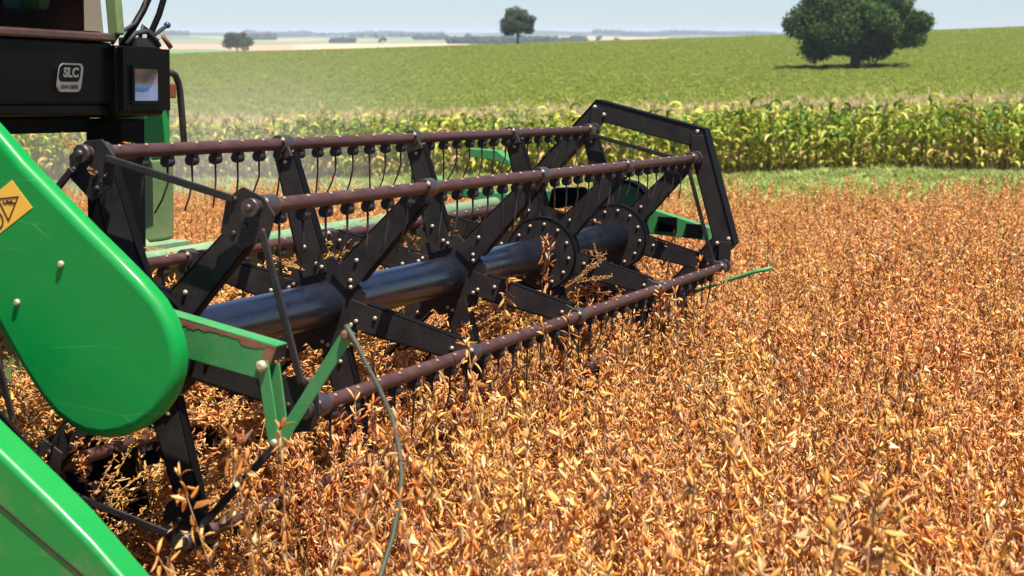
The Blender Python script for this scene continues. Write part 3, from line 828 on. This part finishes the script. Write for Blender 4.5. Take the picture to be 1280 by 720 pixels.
# reel: its own mesh is the central tube
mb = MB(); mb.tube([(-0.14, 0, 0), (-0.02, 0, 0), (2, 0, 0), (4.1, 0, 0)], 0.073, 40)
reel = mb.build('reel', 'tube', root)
ZERO = 0
for k in range(5):
    s = k * LB; mb = MB()
    if k in (1, 2):
        mb.prism([pol(0.165, a + PI / 6) for a in ang], s - 0.004, s + 0.004)
    else:
        mb.prism([pol(0.158, 2 * PI * j / 36) for j in range(36)], s - 0.024, s - 0.016)
        mb.ring((0, 0), 0.157, 0.163, s - 0.026, s + 0.04, 36, 1)
        for j in range(12):
            b, h = pol(0.132, 2 * PI * j / 12 + .1); mb.bolt((s - .024, b, h), (-1, 0, 0), .0075, 2)
    for a in ang:
        for r_, da in ((0.125, 0.28), (0.125, -0.28)):
            if k in (1, 2) and da > 0: b, h = pol(r_, a + da); mb.bolt((s - .012, b, h), (-1, 0, 0), .007, 2)
    mb.build('hub_plate', ['web', 'black', 'bolt'], reel, bevel=0.0015)
    for i, a in enumerate(ang):
        mb = MB(); d = np.array([math.cos(a), math.sin(a)]); e = np.array([-math.sin(a), math.cos(a)])
        r0, r1 = 0.10, 0.515; w0, w1 = 0.047, 0.032; s0 = s - 0.010; tk = 0.005; fl = 0.036

        def pt(r_, w_, ss): q = d * r_ + e * w_; return (ss, q[0], q[1])
        mb.hexa([pt(r0, -w0, s0), pt(r1, -w1, s0), pt(r1, w1, s0), pt(r0, w0, s0), pt(r0, -w0, s0 + tk), pt(r1, -w1, s0 + tk), pt(r1, w1, s0 + tk), pt(r0, w0, s0 + tk)], 0)
        for sg in (-1, 1):
            f0 = 0.0005 if sg > 0 else -0.0005
            A = [(r0 + .06, sg * w0 * .98), (r1, sg * w1), (r1, sg * (w1 + .005)), (r0 + .06, sg * (w0 * .98 + .005))]
            mb.hexa([pt(*A[0], s0 + .0), pt(*A[1], s0 + .0), pt(*A[2], s0 + .0), pt(*A[3], s0 + .0), pt(*A[0], s0 + fl), pt(*A[1], s0 + fl), pt(*A[2], s0 + fl), pt(*A[3], s0 + fl)], 1)
        for r_, w_ in ((0.135, .018), (0.20, -.012), (0.49, 0.0)):
            mb.bolt(pt(r_, w_, s0), (-1, 0, 0), .0072, 2)
        mb.build('reel_arm', ['web', 'black', 'bolt'], reel, bevel=0.001)
        # clamp that carries the tine bar
        mb = MB(); b, h = pol(RR, a)
        mb.tube([(s - .03, b, h), (s + .03, b, h)], 0.031, 16, 0)
        q0 = pol(0.50, a); mb.bar((s - .014, *q0), (s - .014, b, h), 0.07, 0.012, (1, 0, 0), 0, 0.05)
        b2, h2 = pol(RR, a); mb.bolt((s - .031, b2 - .02, h2 + .015), (-1, 0, 0), .008, 1)
        mb.build('bar_clamp', ['steel', 'bolt'], reel, bevel=0.002)

TS = 0.1287
tine_i = [0.075 + TS * j for j in range(30)]


def tine(mb, s, b, h, rg):
    w_ = 0.013
    mb.box(s - w_, s + w_, b - .012, b + .016, h - .036, h - .012, 0)
    mb.tube([(s - w_ * 1.25, b + .003, h - .036), (s + w_ * 1.25, b + .003, h - .036)], .0165, 12, 0)
    mb.tube([(s, b + .004, h - .050), (s + .002, b + .004, h - .10), (s + .012 * rg, b + .014 + .010 * math.sin(s * 37 + b * 11), h - .15), (s + .030 * rg, b + .030 + .022 * math.sin(s * 37 + b * 11), h - .192 - .012 * rg)], [.0036, .0032, .003, .0026], 6, 1)


rest = MB()
for i, a in enumerate(ang):
    b, h = pol(RR, a); mb = MB()
    mb.tube([(-.07, b, h), (.1, b, h), (2, b, h), (4.04, b, h)], 0.0205, 18, 0)
    for s in tine_i:
        mb.bolt((s, b - .012, h + .0155), (0, -.6, .8), .0062, 1)
    mb.tube([(-.085, b, h), (-.06, b, h)], 0.025, 12, 2); mb.bolt((-.085, b, h), (-1, 0, 0), .011, 2)
    mb.build('tine_bar', ['bar', 'bar_bolt', 'steel'], reel)
    for s in tine_i:
        if i in (0, 1, 2):
            q = MB(); tine(q, s, b, h, R.uniform(-1, 1)); q.build('tine', ['rubber', 'dark_steel'], reel)
        else: tine(rest, s, b, h, R.uniform(-1, 1))
o = rest.build('tine', ['rubber', 'dark_steel'], reel); o['kind'] = 'stuff'

# near end of the reel: corner brackets and the rods between them
cor = [(0.120, 0.535), (-0.400, 0.385), (-0.565, -0.115), (-0.165, -0.500), (0.345, -0.395), (0.545, 0.115)]
for i, (b, h) in enumerate(cor):
    a = ang[i]; d = Vector((0, math.cos(a), math.sin(a))); e = Vector((0, -math.sin(a), math.cos(a)))
    c = Vector((-.045, *pol(RR - .01, a)))
    mb = MB()
    pts = [c - d * .12 - e * .03, c - d * .10 + e * .045, c - d * .03 + e * .085, c + d * .035 + e * .055, c + d * .045, c + d * .02 - e * .065, c - d * .04 - e * .08]
    mb.prism([(p.y, p.z) for p in pts], -.05, -.042)
    for p in (c - d * .09, c - d * .05 + e * .01, c - d * .02 + e * .06, c - d * .02 - e * .06): mb.bolt((-.05, p.y, p.z), (-1, 0, 0), .0085, 1)
    mb.build('corner_bracket', ['web', 'dark_steel'], reel, bevel=.0015)
    a2 = ang[(i + 1) % 6]; d2 = Vector((0, math.cos(a2), math.sin(a2))); e2 = Vector((0, -math.sin(a2), math.cos(a2))); c2 = Vector((0, *pol(RR - .01, a2)))
    p0 = c - d * .02 + e * .06; p1 = c2 - d2 * .02 - e2 * .06
    mb = MB(); mb.bar((-.058, p0.y, p0.z), (-.058, p1.y, p1.z), .021, .010); mb.build('tie_rod', 'web', reel, bevel=.003)
    # thin ties at the far end too
    mb = MB(); mb.bar((3.93, *pol(RR - .02, a)), (3.93, *pol(RR - .02, a2)), .020, .008); mb.build('tie_rod', 'web', reel, bevel=.002)

# far end: eccentric ring of wide channels that keeps the tines upright
oc = (-0.012, 0.118); mb = MB(); s0 = 4.055
ro, ri = 0.578, 0.475
for k in range(6):
    a, a2 = ang[k], ang[(k + 1) % 6]
    o0, o1, i1, i0 = pol(ro, a, oc), pol(ro, a2, oc), pol(ri, a2, oc), pol(ri, a, oc)
    mb.hexa([(s0, *o0), (s0, *o1), (s0, *i1), (s0, *i0), (s0 + .006, *o0), (s0 + .006, *o1), (s0 + .006, *i1), (s0 + .006, *i0)], 0)
    p0, p1 = pol(ro + .006, a, oc), pol(ro + .006, a2, oc)
    mb.hexa([(s0 - .003, *o0), (s0 - .003, *o1), (s0 - .003, *p1), (s0 - .003, *p0), (s0 + .095, *o0), (s0 + .095, *o1), (s0 + .095, *p1), (s0 + .095, *p0)], 1)
    q0, q1 = pol(ri - .006, a, oc), pol(ri - .006, a2, oc)
    mb.hexa([(s0 - .002, *q0), (s0 - .002, *q1), (s0 - .002, *i1), (s0 - .002, *i0), (s0 + .05, *q0), (s0 + .05, *q1), (s0 + .05, *i1), (s0 + .05, *i0)], 1)
    c = pol(.527, a, oc)
    mb.bolt((s0, *pol(.50, a + .04, oc)), (-1, 0, 0), .010, 2); mb.bolt((s0, *pol(.55, a - .03, oc)), (-1, 0, 0), .010, 2)
mb.build('eccentric_ring', ['web', 'black', 'bolt'], reel)
for k in range(6):
    a = ang[k]; p0 = pol(RR, a); p1 = pol(.54, a, oc); mb = MB()
    mb.bar((4.045, *p0), (4.045, *p1), .06, .010); mb.tube([(4.03, *p0), (4.053, *p0)], .034, 14, 1); mb.bolt((4.03, *p0), (-1, 0, 0), .02, 2)
    mb.build('crank_link', ['web', 'steel', 'bolt'], reel, bevel=.002)

# green end cover of the reel drive with its long boom going back
out = [(0.249, 0.577), (0.181, 0.513), (0.080, 0.430), (-0.028, 0.342), (-0.102, 0.285), (-0.180, 0.222), (-0.235, 0.172), (-0.272, 0.120), (-0.292, 0.068), (-0.299, 0.025), (-0.293, -0.025), (-0.272, -0.078), (-0.236, -0.125),
       (-0.180, -0.168), (-0.120, -0.194), (-0.060, -0.207), (-0.005, -0.204), (0.045, -0.188), (0.095, -0.160), (0.140, -0.118), (0.200, -0.045), (0.264, 0.048), (0.45, 0.33), (0.75, 0.72), (1.15, 1.10), (1.0, 1.24), (0.62, 0.91)]
mb = MB(); mb.prism(out, -0.30, -0.232)
cov = mb.build('reel_drive_cover', 'green', root, bevel=.028, seg=6)
for b, h in ((0.203, 0.138), (0.058, 0.248)):
    mb = MB(); mb.bolt((-.301, b, h), (-1, 0, 0), .0095); mb.build('cover_bolt', 'bolt', cov)
st = MB(); st.prism([(0.213, 0.462), (0.148, 0.392), (0.258, 0.318), (0.323, 0.388)], -.3012, -.2998)
stk = st.build('warning_sticker', 'yellow', cov)


def outline(mb, pts, w_, s):
    c = np.mean(pts, 0); inn = [tuple(c + (np.array(p) - c) * (1 - w_)) for p in pts]; n_ = len(pts)
    for i in range(n_):
        j = (i + 1) % n_
        mb.hexa([(s, *pts[i]), (s, *pts[j]), (s, *inn[j]), (s, *inn[i]), (s + .0006, *pts[i]), (s + .0006, *pts[j]), (s + .0006, *inn[j]), (s + .0006, *inn[i])], 0)


ik = MB(); sI = -.3022
outline(ik, [(0.190, 0.421), (0.226, 0.350), (0.263, 0.412)], .20, sI)
ik.ring((0.268, 0.352), .021, .026, sI, sI + .0006, 24)
for p0, p1 in (((0.205, 0.402), (0.222, 0.400)), ((0.222, 0.400), (0.232, 0.408)), ((0.212, 0.407), (0.236, 0.399)), ((0.236, 0.399), (0.244, 0.404)), ((0.256, 0.362), (0.280, 0.342))):
    ik.bar((sI + .0003, *p0), (sI + .0003, *p1), .005, .0006)
ik.build('warning_symbol', 'ink', stk)

# reel support arm with rusty edge, hanger straps, brace and bent divider rod
arm = MB()
A0, A1, A2, A3 = (0.05, 0.150), (-0.497, 0.047), (-0.463, -0.042), (0.05, 0.045)
arm.prism([A0, A1, A2, A3], -.150, -.144)
arm.prism([(0.05, 0.1565), (-0.499, 0.0535), (-0.498, 0.0475), (0.05, 0.1505)], -.150, -.095)
sup = arm.build('reel_support_arm', 'green_worn', root, bevel=.002)
rs = MB(); rg = np.random.default_rng(5)
p = np.linspace(0, 1, 90); top = [(-0.20 + (-0.295) * q, 0.0985 - 0.052 * q) for q in p]; wk = 0.012; lo = []
for (b, h), q in zip(top, p):
    wk = min(.024, max(.003, wk + rg.normal() * .0026 + (.010 + .004 * math.sin(q * 9) - wk) * .12)); lo.append((b, h - wk))
rs.prism([(b, h + .0035) for b, h in top] + lo[::-1], -.1512, -.1495)
rs.prism([(-.497, .046), (-.470, .050), (-.455, .02), (-.440, -.035), (-.463, -.041)], -.1512, -.1495)
rs.build('rust_patch', 'rust', sup)
st = MB()
st.bar((-.157, -.461, .012), (-.157, -.497, -.206), .034, .006); st.bar((-.120, -.475, .0), (-.120, -.505, -.200), .030, .006)
st.bolt((-.160, -.462, -.002), (-1, 0, 0), .016, 1); st.bolt((-.160, -.498, -.200), (-1, 0, 0), .010, 1)
st.build('hanger_strap', ['green_worn', 'bolt'], sup, bevel=.0015)
st = MB(); st.bar((-.145, -.495, -.215), (-.145, -.712, .108), .034, .005); st.bar((-.133, -.484, -.205), (-.133, -.703, .116), .005, .022)
st.bolt((-.148, -.703, .095), (-1, 0, 0), .014, 1)
st.build('brace', ['green_worn', 'rust'], sup, bevel=.001)
st = MB()
P = [(-.145, -.700, .118), (-.15, -.708, .109), (-.18, -.751, .076), (-.22, -.797, .038), (-.29, -.871, -.008), (-.37, -.945, -.056), (-.46, -1.009, -.105), (-.54, -1.056, -.149), (-.62, -1.090, -.194), (-.71, -1.118, -.246), (-.80, -1.136, -.302), (-.86, -1.143, -.341), (-.98, -1.15, -.45)]
st.tube(P, [.0075, .0075, .007] + [.0058] * (len(P) - 3), 10, 0)
st.build('guide_rod', 'rod', sup)

# near crop divider and its dark inner plate
mb = MB()
dv = [(0.95, 0.44), (0.45, 0.15), (0.020, -0.190), (-0.154, -0.314), (-0.257, -0.390), (-0.339, -0.462), (-0.60, -0.69), (-0.86, -0.90), (-0.84, -0.94), (0.95, -0.92)]
n_ = len(dv); back = [(b + .075, h + .065) if i < 7 else (b, h) for i, (b, h) in enumerate(dv)]
mb.add([(-.60, b, h) for b, h in dv] + [(-.50, b, h) for b, h in back], [tuple(range(n_))[::-1], tuple(range(n_, 2 * n_))] + [(i, (i + 1) % n_, n_ + (i + 1) % n_, n_ + i) for i in range(n_)])
div = mb.build('crop_divider', 'green_edge', root, bevel=.018, seg=5)
mb = MB(); mb.bar((-.601, 0.40, -0.10), (-.601, -.30, -.515), .006, .004); mb.build('panel_seam', 'ink', div)
mb = MB(); mb.prism([(0.95, 0.50), (0.50, 0.19), (0.105, -.125), (-.05, -.262), (-.24, -.44), (-.45, -.62), (-.70, -.86), (-.6, -.93), (0.95, -.92)], -.488, -.478)
mb.build('inner_plate', 'black', div)
# header platform: back beam, back sheet, floor, cutter bar, auger
mb = MB(); mb.tube([(-.45, .80, .085), (1.0, .80, .085), (2.4, .80, .100), (4.4, .80, .115)], .036, 14)
hd = mb.build('header_beam', 'green_dusty', root)
mb = MB(); mb.box(-.45, 4.35, .845, .855, -.80, .06); mb.build('back_sheet', 'green_olive', hd)
mb = MB(); mb.prism([(.845, -.80), (.845, -.78), (.45, -.84), (.12, -.895), (.12, -.91), (.45, -.86)], -.45, 4.35); mb.build('platform_floor', 'rust', hd)
mb = MB(); mb.box(-.45, 4.35, -.0, .10, -.912, -.895)
for j in range(62): mb.prism([(-.001, -.898), (-.001, -.910), (-.10, -.905)], -.43 + j * .077, -.43 + j * .077 + .02)
mb.build('cutter_bar', 'steel', hd)
mb = MB(); mb.tube([(-.4, .48, -.55), (4.3, .48, -.55)], .11, 20)
for j in range(-1, 2, 2):
    vs = []; n_ = 160
    for i in range(n_ + 1):
        q = i / n_; th = q * 2 * PI * 4 * j; s = 1.95 + j * (0.35 + q * 1.95)
        for r_ in (.105, .20): vs.append((s, .48 + r_ * math.cos(th), -.55 + r_ * math.sin(th)))
    mb.add(vs, [(2 * i, 2 * i + 1, 2 * i + 3, 2 * i + 2) for i in range(n_)], 0, True)
mb.build('auger', 'black', hd)

# far end of the header: boom, pulley guard, arm, end sheet, divider with green tip
mb = MB(); mb.prism([(-.39, -.028), (-.39, .040), (-.05, .13), (.10, .16), (.10, .03), (-.05, -.005)], 4.27, 4.33)
fa = mb.build('reel_support_arm', 'green_worn', root, bevel=.004)
mb = MB(); mb.box(4.255, 4.272, -.36, -.27, -.015, .055); mb.box(4.255, 4.272, -.22, -.12, .01, .085); mb.build('guard_block', 'black', fa)
mb = MB(); mb.prism([pol(.118, 2 * PI * j / 32, (.05, .135)) for j in range(32)], 4.24, 4.30); mb.ring((.05, .135), .118, .132, 4.20, 4.31, 32, 1)
mb.build('pulley_guard', ['green_worn', 'black'], fa, bevel=.004)
mb = MB(); mb.prism([(.12, .215), (.12, .10), (.45, .105), (.75, .105), (1.3, .19), (1.3, .28), (.95, .185), (.64, .168), (.40, .215)], 4.27, 4.34); mb.build('drive_boom', 'green_worn', fa, bevel=.008)
mb = MB(); mb.prism([(.95, .405), (.95, .36), (.80, .345), (.70, .315), (.715, .345), (.79, .398)], 4.27, 4.34); mb.build('hose_guard', 'green_worn', fa, bevel=.004)
mb = MB(); mb.prism([(.26, .225), (.26, .10), (.47, .11), (.45, .215)], 4.20, 4.262); mb.build('belt_box', 'black', fa, bevel=.02, seg=4)
mb = MB(); mb.prism([(.85, .05), (.3, -.05), (-.25, -.35), (-.45, -.62), (-.6, -.88), (-.55, -.93), (.85, -.90)], 4.36, 4.39); fd = mb.build('end_sheet', 'green_olive', root, bevel=.003)
mb = MB(); mb.tube([(4.37, -.28, -.31), (4.37, -.46, -.238), (4.37, -.60, -.186), (4.37, -.70, -.157)], .010, 8); mb.build('divider_rod', ['green_worn', 'black'], fd)

# cab
mb = MB()
fr = [(0.75, 1.98), (0.80, 1.90), (2.33, 1.885), (2.43, 1.90), (2.475, 1.95), (2.49, 2.05), (2.49, 3.35), (0.75, 3.35)]


def plan(mb, out, h0, h1, mi=0, taper=0.0):
    n_ = len(out); c = np.mean(out, 0)
    vs = [(s + (c[0] - s) * taper, b + (c[1] - b) * taper, h0) for s, b in out] + [(s, b, h1) for s, b in out]
    mb.add(vs, [tuple(range(n_))[::-1], tuple(range(n_, 2 * n_))] + [(i, (i + 1) % n_, n_ + (i + 1) % n_, n_ + i) for i in range(n_)], mi)


plan(mb, fr, .628, .905, 0, .012)
cab = mb.build('cab', 'cabblack', root, bevel=.015, seg=4)
mb = MB(); plan(mb, [(s, b - .022 if b < 2 else b) for s, b in fr], .908, .945); mb.build('window_sill', 'sill', cab, bevel=.012, seg=4)
mb = MB(); plan(mb, [(s * .985 + .02, b + .012 if b < 2 else b) for s, b in fr], .578, .632); mb.build('lower_lip', 'cabblack', cab, bevel=.014, seg=4)
mb = MB(); mb.box(.85, 2.40, 2.0, 3.3, .50, .575); mb.box(2.495, 2.68, 1.90, 2.10, -.80, .56); mb.build('cab_support', 'black', cab, bevel=.01)
g = MB(); g.prism([(1.92, .945), (1.925, .945), (2.03, 2.05), (2.025, 2.05)], .86, 2.40); g.box(2.455, 2.460, 2.10, 3.2, .945, 2.05); g.build('windshield', 'glass', cab)
g = MB()
for s in (.82, 2.49): g.bar((s, 1.915, .94), (s + .02, 2.03, 2.06), .06, .05)
for s in (.82, 2.43): g.box(s - .03, s + .03, 3.2, 3.28, .94, 2.06)
g.build('window_pillar', 'green_olive', cab, bevel=.008)
g = MB(); g.box(.72, 2.52, 1.88, 3.45, 2.05, 2.25); g.build('cab_roof', 'green', cab, bevel=.05, seg=4)
g = MB(); g.box(.86, 2.45, 1.96, 3.2, .93, .955); g.box(1.35, 1.85, 2.75, 2.87, 1.05, 1.75); g.box(1.35, 1.85, 2.35, 2.85, 1.0, 1.12); g.box(1.5, 1.7, 2.5, 2.7, .91, 1.0); g.build('seat', 'seat', cab, bevel=.03, seg=3)
g = MB(); g.box(2.14, 2.215, 2.12, 2.18, 1.035, 1.5); g.build('steering_console', 'green', cab, bevel=.02); 
g = MB(); g.box(2.225, 2.31, 2.13, 2.35, 1.04, 1.4); g.build('seat_cover', 'teal', cab, bevel=.03)
g = MB(); g.box(.86, 2.42, 3.28, 3.32, .94, 2.05); g.box(2.436, 2.450, 2.06, 3.28, .95, 2.05); g.build('cab_lining', 'seat', cab, bevel=.02)

# headlight housing beside the cab front
mb = MB(); mb.prism([(1.872, .60), (1.876, .575), (2.1, .56), (2.1, .90), (1.876, .893)], 2.435, 2.800)
hh = mb.build('headlight_housing', 'cabblack', cab, bevel=.018, seg=4)
mb = MB(); g_ = 15                                               # dished bright reflector behind the lens
vs = [(2.505 + .185 * i / (g_ - 1), 1.834 + .006 * (1 - (2 * i / (g_ - 1) - 1) ** 2) + .030 * (1 - (2 * j / (g_ - 1) - 1) ** 2) * (1 - (2 * i / (g_ - 1) - 1) ** 4), .645 + .145 * j / (g_ - 1)) for j in range(g_) for i in range(g_)]
mb.add(vs, [(j * g_ + i, j * g_ + i + 1, (j + 1) * g_ + i + 1, (j + 1) * g_ + i) for j in range(g_ - 1) for i in range(g_ - 1)], 0, True)
mb.build('headlight', 'lampglass', hh, recalc=False)
mb = MB()
for (s0_, s1_, h0_, h1_) in ((2.49, 2.705, .79, .806), (2.49, 2.705, .630, .645), (2.49, 2.505, .645, .79), (2.69, 2.705, .645, .79)): mb.box(s0_, s1_, 1.829, 1.875, h0_, h1_)
for (s0_, s1_, h0_, h1_) in ((2.435, 2.489, .60, .885), (2.706, 2.80, .60, .885), (2.489, 2.706, .807, .885), (2.489, 2.706, .60, .629)): mb.box(s0_, s1_, 1.842, 1.872, h0_, h1_)
mb.build('lamp_bezel', 'cabblack', hh)

# badge: rounded frame, three letters above a pale name strip
bd = MB(); bS = 1.877


def rrect(s0, s1, h0, h1, r, n_=5, shear=0.0):
    o_ = []
    for cx, cy, a0 in ((s1 - r, h1 - r, 0), (s0 + r, h1 - r, PI / 2), (s0 + r, h0 + r, PI), (s1 - r, h0 + r, 1.5 * PI)):
        for i in range(n_ + 1):
            a = a0 + PI / 2 * i / n_; hh_ = cy + r * math.sin(a); o_.append((cx + r * math.cos(a) + shear * (hh_ - h0), hh_))
    return o_


def slab(mb, out, b0, b1, mi=0):
    n_ = len(out); mb.add([(s, b0, h) for s, h in out] + [(s, b1, h) for s, h in out], [tuple(range(n_)), tuple(range(n_, 2 * n_))[::-1]] + [(i, n_ + i, n_ + (i + 1) % n_, (i + 1) % n_) for i in range(n_)], mi)


S0, S1, H0, H1 = 2.012, 2.172, .682, .806
slab(bd, rrect(S0, S1, H0, H1, .028, 5, .22), bS, bS + .01, 1)
slab(bd, rrect(S0 + .008, S1 - .008, H0 + .046, H1 - .007, .02, 5, .22), bS - .0012, bS + .001, 0)
badge = bd.build('badge', ['cabblack', 'grey'], cab)


def text(body, size, s, h, b, mt, parent, name, sx=1.0, bold=0.0, shear=0.0):
    cu = bpy.data.curves.new(name, 'FONT'); cu.body = body; cu.size = size; cu.extrude = .0006; cu.align_x = 'CENTER'; cu.align_y = 'CENTER'; cu.offset = bold; cu.shear = shear
    tmp = bpy.data.objects.new('lettering_curve', cu); COL.objects.link(tmp)
    dg = bpy.context.evaluated_depsgraph_get(); me = bpy.data.meshes.new_from_object(tmp.evaluated_get(dg)); me.name = name
    bpy.data.objects.remove(tmp)
    for v in me.vertices: v.co = (s + v.co.x * sx, b - v.co.z, h + v.co.y + HB)
    me.materials.clear(); me.materials.append(MT[mt]); o_ = bpy.data.objects.new(name, me); COL.objects.link(o_); o_.parent = parent
    return o_


text('SLC', .056, 2.104, .764, bS - .0022, 'grey', badge, 'lettering', 1.12, .0022, .12)
text('JOHN DEERE', .021, 2.094, .7045, bS - .001, 'ink', badge, 'lettering', 1.0, .0006, .1)

# mirror arms, hoses and knob on top of the housing
mb = MB()
mb.tube([(2.58, 1.95, .89), (2.62, 1.94, .95), (2.70, 1.92, 1.06), (2.78, 1.9, 1.2), (2.84, 1.9, 1.45)], .017, 10)
mb.tube([(2.78, 1.95, .89), (2.79, 1.94, .96), (2.83, 1.92, 1.05), (2.88, 1.9, 1.2), (2.90, 1.9, 1.45)], .016, 10)
mb.box(2.82, 2.92, 1.86, 1.93, 1.42, 1.80)
ma = mb.build('mirror_arm', 'black', cab)
mb = MB()
mb.tube([(2.50, 1.95, .90), (2.53, 1.93, .95), (2.58, 1.92, .975), (2.64, 1.92, 1.0), (2.70, 1.91, 1.08), (2.73, 1.9, 1.2)], .009, 8)
mb.tube([(2.58, 1.93, .90), (2.64, 1.92, .955), (2.70, 1.90, .965), (2.77, 1.90, .93), (2.80, 1.9, .90)], .012, 8)
mb.tube([(2.66, 1.92, .90), (2.70, 1.92, .99), (2.76, 1.90, .95), (2.82, 1.89, .985)], .010, 8)
mb.box(2.62, 2.80, 1.90, 2.0, .89, .935)
mb.build('hose', 'rubber', ma)
mb = MB(); mb.tube([(2.825, 1.89, .985), (2.845, 1.885, 1.0)], .008, 8)
mb.tube([(2.845 + .018 * math.sin(q) * 0, 1.885, 1.0 - .016 * math.cos(q)) for q in np.linspace(0, PI, 9)], [max(.0015, .017 * math.sin(q)) for q in np.linspace(0, PI, 9)], 12)
mb.build('knob', 'blue', ma)
mb = MB(); mb.tube([(2.80, 1.88, .95), (2.85, 1.87, .895)], .012, 8); mb.build('lever_grip', 'rust', ma)

# green side panel behind the housing, with handrail and orange marker
mb = MB(); plan(mb, [(2.67, 2.06), (2.98, 2.03), (3.12, 2.06), (3.13, 2.16), (2.67, 2.16)], -.05, .76, 0, .0)
sp_ = mb.build('side_panel', 'green', root, bevel=.02, seg=4)
mb = MB(); plan(mb, [(2.66, 2.045), (2.98, 2.022), (3.128, 2.045), (3.128, 2.14), (2.66, 2.14)], -.045, .36); mb.build('dusty_panel', 'green_olive', sp_, bevel=.02, seg=4)
mb = MB(); mb.box(2.55, 3.10, 1.94, 2.06, -.075, -.045); mb.prism([(1.95, -.045), (2.05, -.045), (2.05, .03)], 2.62, 2.80); mb.build('step', 'green_dusty', sp_, bevel=.004)
mb = MB(); mb.tube([(2.92, 2.02, .772), (3.04, 2.0, .778), (3.075, 2.0, .768), (3.10, 2.0, .735), (3.115, 2.0, .69), (3.13, 2.0, .58), (3.145, 2.0, .44), (3.14, 2.03, .40), (3.115, 2.07, .385)], .017, 12)
mb.build('handrail', 'dark_steel', sp_)
mb = MB(); mb.box(2.86, 2.985, 1.93, 2.0, .655, .725); mb.build('marker_lamp', 'orange', sp_, bevel=.008, seg=3)

# feeder house, body and front wheels behind
mb = MB(); mb.prism([(.86, -.75), (.86, -.20), (3.1, -.02), (3.1, -.45)], 1.35, 2.15); mb.build('feeder_house', 'green_olive', root, bevel=.01)
mb = MB(); mb.box(.3, 2.75, 3.4, 7.2, -.2, 2.0); mb.build('body', 'green', root, bevel=.06, seg=3)
for s0 in (-.25, 2.72):
    mb = MB(); n_ = 40
    prof = [(0, .30), (0.02, .60), (.06, .70), (.24, .72), (.42, .70), (.46, .60), (.48, .30)]
    vs = []
    for ds, r_ in prof:
        for j in range(n_): a = 2 * PI * j / n_; vs.append((s0 + ds, 4.35 + r_ * math.cos(a), -.32 + r_ * math.sin(a)))
    mb.add(vs, [(i * n_ + j, i * n_ + (j + 1) % n_, (i + 1) * n_ + (j + 1) % n_, (i + 1) * n_ + j) for i in range(len(prof) - 1) for j in range(n_)], 0, True)
    wl = mb.build('wheel', 'rubber', root)
    mb = MB(); mb.prism([pol(.32, 2 * PI * j / 32, (4.35, -.32)) for j in range(32)], s0 + .05, s0 + .40); mb.build('rim', 'yellow', wl, bevel=.02)
print('objects', len(bpy.data.objects))
